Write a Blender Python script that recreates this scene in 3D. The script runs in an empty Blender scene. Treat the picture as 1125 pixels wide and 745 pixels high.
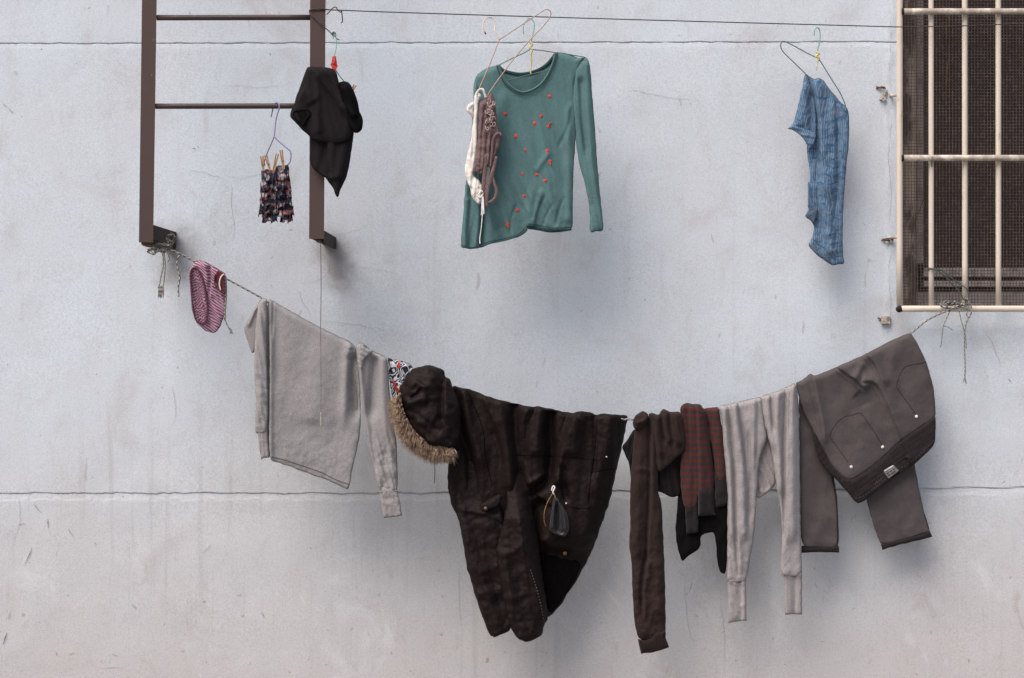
import bpy, bmesh, math, random
import numpy as np
from mathutils import Vector
from mathutils.geometry import delaunay_2d_cdt

random.seed(7)
rng = np.random.default_rng(11)
scene = bpy.context.scene
C = scene.collection
PI = math.pi

# ---------------------------------------------------------------- measure
# The wall is the plane y = 0; d is the distance of a thing in front of it (metres).
# Garment outlines are drawn in a wall grid of 3.2 mm units and set at their own depth.
S, D, ZC = 0.0032, 6.0, 1.75

def P(x, y, d):
    k = S * (D - d) / D
    return ((x - 562.5) * k, -d, ZC - (y - 372.5) * k)

def PA(x, y, d):
    k = S * (D - d) / D
    return np.stack([(x - 562.5) * k, -d + 0 * x, ZC - (y - 372.5) * k], 1)

def rope_d(x):                       # lower rope: far off the wall at the ladder, near it at the grille
    return 0.355 - 0.255 * (np.asarray(x, float) - 190) / 870.0

def wire_d(x):                       # upper wire
    return 0.41 - 0.31 * (np.asarray(x, float) - 350) / 640.0

# ---------------------------------------------------------------- objects
def tag(o, label=None, cat=None, group=None, kind=None):
    if label: o['label'] = label
    if cat: o['category'] = cat
    if group: o['group'] = group
    if kind: o['kind'] = kind
    return o

def thing(name, loc, label, cat, group=None):
    o = bpy.data.objects.new(name, None)
    o.empty_display_size = 0.05
    C.objects.link(o)
    o.location = loc
    return tag(o, label, cat, group)

def root_loc(parent):
    p = parent
    while p is not None and p.parent is not None:
        p = p.parent
    return Vector(p.location) if p is not None else Vector((0, 0, 0))

def mesh_obj(name, verts, faces, mat, parent=None, uvs=None, smooth=True, label=None):
    L = root_loc(parent)
    v = np.asarray(verts, float) - np.array(L)
    me = bpy.data.meshes.new(name)
    me.from_pydata(v.tolist(), [], faces)
    if smooth:
        me.polygons.foreach_set('use_smooth', [True] * len(me.polygons))
    if uvs is not None:
        ul = me.uv_layers.new(name='UVMap')
        li = np.zeros(len(me.loops), int)
        me.loops.foreach_get('vertex_index', li)
        ul.data.foreach_set('uv', np.asarray(uvs, float)[li].ravel())
    me.materials.append(mat)
    me.update()
    o = bpy.data.objects.new(name, me)
    C.objects.link(o)
    if parent is not None: o.parent = parent
    if label: o['label'] = label
    return o

# ---------------------------------------------------------------- noise and folds
def _h(ix, iy, seed):
    n = (ix.astype(np.int64) * 374761393 + iy.astype(np.int64) * 668265263 + seed * 974711) & 0xffffffff
    n = ((n ^ (n >> 13)) * 1274126177) & 0xffffffff
    return ((n ^ (n >> 16)) & 0xffff) / 65535.0

def pn(x, y, seed=0):
    x = np.asarray(x, float); y = np.asarray(y, float)
    ix = np.floor(x); iy = np.floor(y); fx = x - ix; fy = y - iy
    u = fx * fx * fx * (fx * (fx * 6 - 15) + 10); v = fy * fy * fy * (fy * (fy * 6 - 15) + 10)
    def g(dx, dy):
        a = _h(ix + dx, iy + dy, seed) * 2 * PI
        return np.cos(a) * (fx - dx) + np.sin(a) * (fy - dy)
    a = g(0, 0) * (1 - u) + g(1, 0) * u
    b = g(0, 1) * (1 - u) + g(1, 1) * u
    return (a * (1 - v) + b * v) * 1.5

def segdist(x, y, pts):
    """distance, signed side and run (0..1) of points to an open polyline"""
    p = np.asarray(pts, float)
    a = p[:-1]; b = p[1:]; ab = b - a
    ln = np.hypot(ab[:, 0], ab[:, 1]); cum = np.concatenate([[0], np.cumsum(ln)])
    best = np.full(x.shape, 1e9); run = np.zeros(x.shape); side = np.zeros(x.shape)
    for i in range(len(a)):
        t = np.clip(((x - a[i, 0]) * ab[i, 0] + (y - a[i, 1]) * ab[i, 1]) / (ln[i] ** 2 + 1e-9), 0, 1)
        dx = x - (a[i, 0] + t * ab[i, 0]); dy = y - (a[i, 1] + t * ab[i, 1])
        dd = np.hypot(dx, dy); m = dd < best
        best = np.where(m, dd, best)
        run = np.where(m, (cum[i] + t * ln[i]) / (cum[-1] + 1e-9), run)
        side = np.where(m, np.sign(ab[i, 0] * dy - ab[i, 1] * dx), side)
    return best, side, run

def smooth_line(pts, n=6):
    p = [np.asarray(q, float) for q in pts]
    if len(p) < 3: return p
    out = []
    for i in range(len(p) - 1):
        p0 = p[max(i - 1, 0)]; p1 = p[i]; p2 = p[i + 1]; p3 = p[min(i + 2, len(p) - 1)]
        for k in range(n):
            t = k / n
            out.append(0.5 * ((2 * p1) + (-p0 + p2) * t + (2 * p0 - 5 * p1 + 4 * p2 - p3) * t * t + (-p0 + 3 * p1 - 3 * p2 + p3) * t ** 3))
    out.append(p[-1])
    return out

def ridge(pts, w, a, t0=0.15, t1=0.25):
    """a rounded fold along a line; t0/t1 fade its ends (0 = full to the end)"""
    sp = smooth_line(pts, 4)
    def f(x, y):
        d, s, r = segdist(x, y, sp)
        e = np.ones_like(r)
        if t0: e = e * np.clip(r / t0, 0, 1)
        if t1: e = e * np.clip((1 - r) / t1, 0, 1)
        e = e * e * (3 - 2 * e) if (t0 or t1) else e
        return a * np.exp(-(d / w) ** 2) * e
    return f

def pleat(pts, w, a, side=1, t0=0.1, t1=0.25, k=0.22):
    """a fold with one steep flank: rises on one side of the line, drops at once on the other"""
    sp = smooth_line(pts, 4)
    def f(x, y):
        d, s, r = segdist(x, y, sp)
        e = np.ones_like(r)
        if t0: e = e * np.clip(r / t0, 0, 1)
        if t1: e = e * np.clip((1 - r) / t1, 0, 1)
        ww = np.where(s * side > 0, w, w * k)
        return a * np.exp(-(d / ww) ** 2) * e * e * (3 - 2 * e)
    return f

def fold_sheet(N, wl, curtain, it, seed, ky=.2, kap=1.0):
    """a square of cloth with a little too much material, relaxed until it buckles:
    curtain = it may only fold sideways (hanging folds), else it crumples any way"""
    r = np.random.default_rng(seed); k = np.fft.fftfreq(N) * 2 * PI
    KX, KY = np.meshgrid(k, k); K2 = KX ** 2 + KY ** 2; k0 = 2 * PI / wl
    h = np.fft.fft2(r.normal(size=(N, N)))
    f = np.exp(-((np.abs(KX) - .8 * k0) / (.75 * k0)) ** 2 - (KY / (k0 * ky)) ** 2) if curtain else 1 / (1 + (np.sqrt(K2) / k0) ** 3)
    h = np.fft.ifft2(h * f).real; h *= .3 * wl / (4 * h.std()); H = np.fft.fft2(h); st = 2.5; dt = .5
    for i in range(it):
        hx = np.fft.ifft2(1j * KX * H).real; hy = np.fft.ifft2(1j * KY * H).real
        if curtain: fx = (hx * hx - 1) * hx; fy = hy ** 3 * 2; ln = kap * K2 * K2 + .02 * KY ** 2
        else: w_ = hx * hx + hy * hy - 1; fx = w_ * hx; fy = w_ * hy; ln = kap * K2 * K2
        H = (H * (1 + dt * st * K2) + dt * (1j * KX * np.fft.fft2(fx) + 1j * KY * np.fft.fft2(fy))) / (1 + dt * (ln + st * K2))
    h = np.fft.ifft2(H).real
    return (h - h.mean()) / wl                     # heights in fold widths at slope 1

CURTAIN = [fold_sheet(256, 30, True, 45, q) for q in (3, 8)]
CRUMPLE = [fold_sheet(256, 50, False, 70, q, 1, 1.2) for q in (3, 9)]

def sample(T, x, y):
    N = T.shape[0]; ix = np.floor(x).astype(int); iy = np.floor(y).astype(int); fx = x - ix; fy = y - iy
    g = lambda a, b: T[(iy + b) % N, (ix + a) % N]
    return (g(0, 0) * (1 - fx) + g(1, 0) * fx) * (1 - fy) + (g(0, 1) * (1 - fx) + g(1, 1) * fx) * fy

def waves(ang, wl, L, a, seed=0, mask=None, sharp=0.0, warp=0.35, valley=True):
    """buckled folds running along ang (degrees, 90 = straight down), about wl wide and L long, a deep"""
    ca, sa = math.cos(math.radians(ang)), math.sin(math.radians(ang))
    cur = L / wl > 2.6
    T = (CURTAIN if cur else CRUMPLE)[seed % 2]; base = 30.0 if cur else 50.0
    st = min(2.2, max(1.0, L / wl / (4.0 if cur else 1.3)))
    wl2 = wl * (1.25 if cur else 1.9)
    slope = min(1.15, .35 * a * FA / (.10 * wl2 * S))
    o1, o2 = (seed * 37.7) % 256, (seed * 91.3) % 256
    def f(x, y):
        v = x * ca + y * sa; u = -x * sa + y * ca
        h = slope * wl2 * S * sample(T, u * base / wl2 + o1, v * base / (wl2 * st) + o2)
        return h * mask(x, y) if mask is not None else h
    return f

def crease(pts, w, a, side=1, t0=0.1, t1=0.25, vw=1.7, va=.7):
    """an overlapping fold with the narrow dark valley beside it"""
    f = pleat(pts, w, a, side, t0, t1, .25); sp = np.array(smooth_line(pts, 4)); g = ridge(pts, vw, -a * va, t0, t1)
    return lambda x, y: f(x, y) + g(x, y)

def rolloff(pts, w, a):
    """the cloth turns away from us towards a line"""
    sp = smooth_line(pts, 4)
    return lambda x, y: -a * np.clip(1 - segdist(x, y, sp)[0] / w, 0, 1) ** 2

def valley(pts, w, a, t0=.15, t1=.25): return ridge(pts, w, -a, t0, t1)

def below(y0, y1): return lambda x, y: np.clip((y - y0) / (y1 - y0), 0, 1)
def right_of(x0, x1): return lambda x, y: np.clip((x - x0) / (x1 - x0), 0, 1)
def near(cx, cy, rx, ry=None):
    ry = ry or rx
    return lambda x, y: np.exp(-((x - cx) / rx) ** 2 - ((y - cy) / ry) ** 2)

def resample(pts, step):
    out = []
    n = len(pts)
    for i in range(n):
        a = np.asarray(pts[i], float); b = np.asarray(pts[(i + 1) % n], float)
        m = max(1, int(round(np.hypot(*(b - a)) / step)))
        for k in range(m): out.append(a + (b - a) * k / m)
    return np.array(out)

def soften(pts, it=2, q=0.2):
    p = [np.asarray(v[:2], float) for v in pts]
    for _ in range(it):
        o = []
        for i in range(len(p)):
            a = p[i]; b = p[(i + 1) % len(p)]
            if np.hypot(*(b - a)) < 1.2: o.append((a + b) / 2); continue
            o.append(a + (b - a) * q); o.append(b - (b - a) * q)
        p = o
    return p

class Panel: pass
TH = 0.6       # how padded the cloth is overall
FA = 1.0      # how deep its small folds are

def panel(name, outline, mat, parent, d, th=0.005, er=3.0, back=None, res=1.3, hem=1.0, roll=.012, folds=(), wob=0.5, seed=1, soft=2, uvrot=0, uvwarp=0.0, label=None):
    """a closed, padded piece of cloth with the given outline, folded in depth.
    d: number or f(x, y); th: half thickness; er: width over which the edge rounds."""
    out = soften(outline, soft) if soft else [np.asarray(v, float) for v in outline]
    bd = resample(out, res * 0.9)
    if wob:
        cx = pn(bd[:, 0] / 9, bd[:, 1] / 9, seed + 71); cy = pn(bd[:, 0] / 9 + 31, bd[:, 1] / 9, seed + 72)
        bd = bd + wob * np.stack([cx, cy], 1)
    x0, y0 = bd.min(0); x1, y1 = bd.max(0)
    gx = np.arange(x0, x1 + res, res); gy = np.arange(y0, y1 + res, res * 0.866)
    X, Y = np.meshgrid(gx, gy)
    X = X + (np.arange(len(gy)) % 2)[:, None] * res * 0.5
    X = X.ravel() + rng.uniform(-.12, .12, X.size) * res; Y = Y.ravel() + rng.uniform(-.12, .12, Y.size) * res
    ax, ay = bd[:, 0], bd[:, 1]; bx, by = np.roll(ax, -1), np.roll(ay, -1)
    inside = np.zeros(X.shape, bool)
    for i in range(len(bd)):
        c = ((ay[i] > Y) != (by[i] > Y))
        if by[i] != ay[i]:
            inside ^= c & (X < (bx[i] - ax[i]) * (Y - ay[i]) / (by[i] - ay[i]) + ax[i])
    X, Y = X[inside], Y[inside]
    loop = np.vstack([bd, bd[:1]])
    loopc = loop[::2] if len(loop) > 60 else loop
    if not np.allclose(loopc[-1], loop[-1]): loopc = np.vstack([loopc, loop[-1:]])
    de, _, _ = segdist(X, Y, loopc)
    k = de > res * 0.55
    X, Y, de = X[k], Y[k], de[k]
    nb = len(bd)
    px = np.concatenate([bd[:, 0], X]); py = np.concatenate([bd[:, 1], Y])
    co = [Vector((a, -b)) for a, b in zip(px, py)]
    ed = [(i, (i + 1) % nb) for i in range(nb)]
    vo, eo, fo, ov, oe, of = delaunay_2d_cdt(co, ed, [], 1, 1e-5)
    vx = np.array([v.x for v in vo]); vy = -np.array([v.y for v in vo])
    isb = np.zeros(len(vo), bool)
    for i, o in enumerate(ov):
        if any(j < nb for j in o): isb[i] = True
    de, _, _ = segdist(vx, vy, loopc)
    th = th * TH
    df = d if callable(d) else (lambda x, y, _d=d: _d + 0 * x)
    def F(x, y):
        h = np.zeros_like(x)
        for g in folds: h = h + g(x, y)
        return h
    hb = loopc[1:] - loopc[:-1]; area = 0.5 * np.sum(loopc[:-1, 0] * loopc[1:, 1] - loopc[1:, 0] * loopc[:-1, 1])
    hn = np.where(area > 0, hb[:, 0] * -1, hb[:, 0]) / (np.hypot(hb[:, 0], hb[:, 1]) + 1e-9)
    mids = (loopc[1:] + loopc[:-1]) / 2
    def E(q, x, y):
        # cut hems (edges facing down) stay crisp, the sides and the fold over the rope are round
        wgt = np.zeros_like(x); tot = np.zeros_like(x) + 1e-9
        for i in range(len(mids)):
            g = np.exp(-((x - mids[i, 0]) ** 2 + (y - mids[i, 1]) ** 2) / 18.0); wgt += g * hn[i]; tot += g
        kk = np.clip((wgt / tot - .55) / .3, 0, 1)
        ee = er * .8 * (1 - kk) + hem * kk
        t = np.clip(q / ee, 0, 1)
        ku = np.clip((-wgt / tot - .5) / .3, 0, 1)      # where it turns over the line it rolls away from us
        return np.sqrt(np.clip(1 - (1 - t) ** 2, 0, 1)) * (1 - .35 * kk * np.clip(1 - q / 6, 0, 1)) - (roll / th if th > 0 else 0.0) * ku * np.clip(1 - q / 6.5, 0, 1) ** 2
    tb = th if back is None else back
    hf = F(vx, vy); mid = df(vx, vy) + hf
    e = E(np.where(isb, 0, de), vx, vy)
    front = mid + e * th
    eb = np.clip(e, 0, 1)
    rear = mid - eb * tb + np.minimum(e, 0) * th - np.where(isb, 0, 0.0012)
    VF = PA(vx, vy, front)
    idx = np.where(~isb)[0]
    VB = PA(vx[idx], vy[idx], rear[idx])
    mp = np.arange(len(vo)); mp[idx] = len(vo) + np.arange(len(idx))
    faces = [list(f) for f in fo] + [[int(mp[i]) for i in reversed(f)] for f in fo]
    ux = vx * S; uy = -vy * S
    if uvwarp: ux = ux + uvwarp * hf; uy = uy + uvwarp * hf * 0.4
    c_, s_ = math.cos(math.radians(uvrot)), math.sin(math.radians(uvrot))
    uv = np.stack([ux * c_ - uy * s_, ux * s_ + uy * c_], 1)
    uv = np.vstack([uv, uv[idx]])
    o = mesh_obj(name, np.vstack([VF, VB]), faces, mat, parent, uv, True, label)
    r = Panel(); r.o = o
    def fr(x, y):
        xx = np.atleast_1d(np.asarray(x, float)); yy = np.atleast_1d(np.asarray(y, float))
        q, _, _ = segdist(xx, yy, loopc)
        return df(xx, yy) + F(xx, yy) + E(q, xx, yy) * th
    r.front = fr
    return r

# ---------------------------------------------------------------- swept shapes
def sweep(pts3, r, n=8, flat=1.0, cap=True):
    p = np.asarray(pts3, float); m = len(p)
    rr = np.full(m, r) if np.isscalar(r) else np.interp(np.linspace(0, 1, m), np.linspace(0, 1, len(r)), r)
    T = np.gradient(p, axis=0); T /= np.linalg.norm(T, axis=1)[:, None] + 1e-12
    up = np.array([0, -1.0, 0])
    if abs(T[0] @ up) > .9: up = np.array([0, 0, 1.0])
    a = up - T[0] * (up @ T[0]); a /= np.linalg.norm(a)
    V = []; UV = []; ln = 0
    for i in range(m):
        a = a - T[i] * (a @ T[i]); a /= np.linalg.norm(a) + 1e-12
        b = np.cross(T[i], a)
        if i: ln += np.linalg.norm(p[i] - p[i - 1])
        for k in range(n):
            t = 2 * PI * k / n
            V.append(p[i] + rr[i] * (flat * math.cos(t) * a + math.sin(t) * b)); UV.append((k / n, ln))
    Fc = []
    for i in range(m - 1):
        for k in range(n):
            k2 = (k + 1) % n
            Fc.append([i * n + k, i * n + k2, (i + 1) * n + k2, (i + 1) * n + k])
    if cap:
        Fc.append(list(range(n))[::-1]); Fc.append([(m - 1) * n + k for k in range(n)])
    return V, Fc, UV

class MB:
    """collects pieces of one part, then links them as ONE mesh"""
    def __init__(s): s.v = []; s.f = []; s.u = []
    def add(s, V, Fc, UV=None):
        o = len(s.v); s.v += [tuple(q) for q in V]; s.f += [[i + o for i in f] for f in Fc]
        s.u += list(UV) if UV is not None else [(0, 0)] * len(V)
        return s
    def tube(s, pts, r, n=8, sm=5, flat=1.0):
        q = smooth_line(pts, sm) if sm else pts
        return s.add(*sweep([P(*a) for a in q], r, n, flat))
    def tube3(s, pts, r, n=8, flat=1.0): return s.add(*sweep(pts, r, n, flat))
    def box(s, x0, x1, y0, y1, z0, z1, bev=0.0):
        bm = bmesh.new(); bmesh.ops.create_cube(bm, size=1)
        for v in bm.verts:
            v.co = ((x0 + x1) / 2 + v.co.x * (x1 - x0), (y0 + y1) / 2 + v.co.y * (y1 - y0), (z0 + z1) / 2 + v.co.z * (z1 - z0))
        if bev: bmesh.ops.bevel(bm, geom=bm.edges[:], offset=bev, segments=2, affect='EDGES', profile=.5)
        bm.verts.index_update()
        s.add([tuple(v.co) for v in bm.verts], [[v.index for v in f.verts] for f in bm.faces]); bm.free(); return s
    def hull(s, pts):
        bm = bmesh.new(); vs = [bm.verts.new(p) for p in pts]
        r = bmesh.ops.convex_hull(bm, input=vs); bm.verts.index_update()
        s.add([tuple(v.co) for v in bm.verts], [[v.index for v in f.verts] for f in bm.faces]); bm.free(); return s
    def ball(s, c, r, sq=(1, 1, 1), sub=2, rough=0, seed=0):
        bm = bmesh.new(); bmesh.ops.create_icosphere(bm, subdivisions=sub, radius=1)
        rr = random.Random(seed)
        for v in bm.verts:
            k = 1 + rough * rr.uniform(-1, 1)
            v.co = (c[0] + v.co.x * r * sq[0] * k, c[1] + v.co.y * r * sq[1] * k, c[2] + v.co.z * r * sq[2] * k)
        bm.verts.index_update()
        s.add([tuple(v.co) for v in bm.verts], [[v.index for v in f.verts] for f in bm.faces]); bm.free(); return s
    def build(s, name, mat, parent=None, smooth=True, label=None):
        return mesh_obj(name, s.v, s.f, mat, parent, s.u, smooth, label)

# ---------------------------------------------------------------- materials
def lin(r, g, b):
    f = lambda c: (c / 255 / 12.92) if c / 255 <= .04045 else ((c / 255 + .055) / 1.055) ** 2.4
    return (f(r), f(g), f(b), 1)

class NT:
    def __init__(s, name):
        s.m = bpy.data.materials.new(name); s.m.use_nodes = True
        s.t = s.m.node_tree; s.t.nodes.clear()
        s.out = s.t.nodes.new('ShaderNodeOutputMaterial'); s.b = s.t.nodes.new('ShaderNodeBsdfPrincipled')
        s.t.links.new(s.b.outputs[0], s.out.inputs[0])
        tc = s.t.nodes.new('ShaderNodeTexCoord'); s.obj = tc.outputs['Object']; s.uv = tc.outputs['UV']
        s.pos = s.t.nodes.new('ShaderNodeNewGeometry').outputs['Position']
    def set(s, sock, v):
        if isinstance(v, bpy.types.NodeSocket): s.t.links.new(v, sock)
        else: sock.default_value = v
    def n(s, typ, out=0, props=None, **inp):
        nd = s.t.nodes.new(typ)
        for k, v in (props or {}).items(): setattr(nd, k, v)
        for k, v in inp.items():
            key = int(k[1:]) if k[0] == '_' and k[1:].isdigit() else k.replace('_', ' ')
            s.set(nd.inputs[key], v)
        return nd.outputs[out]
    def mapping(s, vec, scale=(1, 1, 1), rot=(0, 0, 0), loc=(0, 0, 0)):
        return s.n('ShaderNodeMapping', Vector=vec, Scale=scale, Rotation=rot, Location=loc)
    def noise(s, vec, scale, detail=3, rough=.5, dist=0, out=0):
        return s.n('ShaderNodeTexNoise', out, Vector=vec, Scale=scale, Detail=detail, Roughness=rough, Distortion=dist)
    def ramp(s, fac, lo, hi, a=0.0, b=1.0):
        return s.n('ShaderNodeMapRange', props=dict(interpolation_type='SMOOTHSTEP'), _0=fac, _1=lo, _2=hi, _3=a, _4=b)
    def math(s, op, a, b=0.0, c=0.0):
        return s.n('ShaderNodeMath', props=dict(operation=op), _0=a, _1=b, _2=c)
    def mix(s, fac, a, b, mode='MIX'):
        nd = s.t.nodes.new('ShaderNodeMix'); nd.data_type = 'RGBA'; nd.blend_type = mode
        s.set(nd.inputs[0], fac); s.set(nd.inputs[6], a); s.set(nd.inputs[7], b)
        return nd.outputs[2]
    def bump(s, h, strength, dist, normal=None):
        nd = s.t.nodes.new('ShaderNodeBump'); s.set(nd.inputs['Height'], h)
        nd.inputs['Strength'].default_value = strength; nd.inputs['Distance'].default_value = dist
        if normal is not None: s.set(nd.inputs['Normal'], normal)
        return nd.outputs[0]
    def fin(s, col, rough=.9, normal=None, sheen=0.0, metal=0.0, spec=.3):
        s.set(s.b.inputs['Base Color'], col); s.set(s.b.inputs['Roughness'], rough)
        s.b.inputs['Metallic'].default_value = metal; s.b.inputs['Specular IOR Level'].default_value = spec
        if sheen: s.b.inputs['Sheen Weight'].default_value = sheen; s.b.inputs['Sheen Roughness'].default_value = .5
        if normal is not None: s.set(s.b.inputs['Normal'], normal)
        return s.m

def c4(c): return tuple(c) if len(c) == 4 else (*c, 1)

def cloth(name, c1, c2, grain=260, gmix=(.35, .65), crinkle=.25, cscale=40, rough=.92, sheen=.05, spec=.15, pat=None, tint=.18, vs=1.0):
    t = NT(name)
    g = t.noise(t.mapping(t.obj, (1, 1, vs)), grain, 2, .6)
    col = t.mix(t.ramp(g, *gmix), c4(c1), c4(c2))
    if pat is not None: col = pat(t, col)
    big = t.noise(t.obj, 9, 3, .55)
    col = t.mix(t.ramp(big, .35, .7, 0, tint), col, t.mix(1.0, col, (.62, .6, .6, 1), 'MULTIPLY'))
    fuzz = t.noise(t.obj, 700, 2, .6)
    cr = t.noise(t.mapping(t.obj, (1, 1, .6)), cscale, 4, .55, .6)
    cr2 = t.math('ABSOLUTE', t.math('SUBTRACT', t.noise(t.mapping(t.obj, (1, 1, .5), (0, .5, 0)), cscale * .6, 3, .55, .9), .5))
    nrm = t.bump(cr, crinkle, .012)
    nrm = t.bump(t.ramp(cr2, 0, .16), crinkle * .4, .006, nrm)
    nrm = t.bump(fuzz, .25, .0015, nrm)
    return t.fin(col, rough, nrm, sheen, 0, spec)

def paint(name, c1, c2, rough=.6, scale=30, lo=.45, hi=.62, metal=0, bump=.2, spec=.3, streak=1.0):
    t = NT(name)
    g = t.noise(t.mapping(t.obj, (1, 1, streak)), scale, 6, .65)
    f = t.noise(t.obj, 320, 2, .6)
    col = t.mix(t.ramp(g, lo, hi), c4(c1), c4(c2))
    col = t.mix(t.ramp(f, .5, .75, 0, .25), col, t.mix(1.0, col, (.55, .52, .5, 1), 'MULTIPLY'))
    return t.fin(col, rough, t.bump(f, bump, .001, t.bump(g, bump, .002)), 0, metal, spec)
# ================================================================ camera, light, sky
cam = bpy.data.cameras.new('camera'); cam.sensor_width = 36; cam.lens = 60; cam.clip_end = 300
co = bpy.data.objects.new('camera', cam); C.objects.link(co)
co.location = (0, -D, ZC); co.rotation_euler = (PI / 2, 0, 0); scene.camera = co

SUN = Vector((-0.46, -0.50, 0.95)).normalized()          # towards the light
w = bpy.data.worlds.new('World'); scene.world = w; w.use_nodes = True
nt = w.node_tree; bg = nt.nodes['Background']
sky = nt.nodes.new('ShaderNodeTexSky'); sky.sky_type = 'NISHITA'; sky.sun_disc = False
sky.sun_elevation = math.asin(SUN.z); sky.sun_rotation = math.atan2(SUN.x, SUN.y) % (2 * PI)
sky.air_density = 1.0; sky.dust_density = 4.0; sky.ozone_density = 1.0
nt.links.new(sky.outputs[0], bg.inputs[0]); bg.inputs[1].default_value = 0.060
sl = bpy.data.lights.new('sun', 'SUN'); sl.energy = 1.5; sl.angle = math.radians(44); sl.color = (1.0, .955, .93)
so = bpy.data.objects.new('sun', sl); C.objects.link(so); so.location = (-2, -4, 6)
so.rotation_euler = SUN.to_track_quat('Z', 'Y').to_euler()
scene.view_settings.view_transform = 'Standard'; scene.view_settings.look = 'None'
scene.view_settings.exposure = 1.33; scene.view_settings.gamma = 1
scene.cycles.max_bounces = 6; scene.cycles.diffuse_bounces = 3

# ================================================================ ground
t = NT('ground_concrete')
g = t.noise(t.pos, 3, 6, .6); f = t.noise(t.pos, 90, 3, .6)
t.fin(t.mix(t.ramp(g, .35, .65), (.17, .165, .16, 1), (.25, .245, .24, 1)), .9, t.bump(f, .4, .004))
gm = MB(); gm.add([(-60, -60, 0), (60, -60, 0), (60, 60, 0), (-60, 60, 0)], [[0, 1, 2, 3]])
tag(gm.build('ground', t.m), 'grey concrete alley ground at the foot of the plaster wall', 'ground', None, 'structure')

# ================================================================ wall
HX0, HY1, HX1, HY0 = 990.0, 337.0, 1452.0, -110.0        # window opening in wall units

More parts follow.
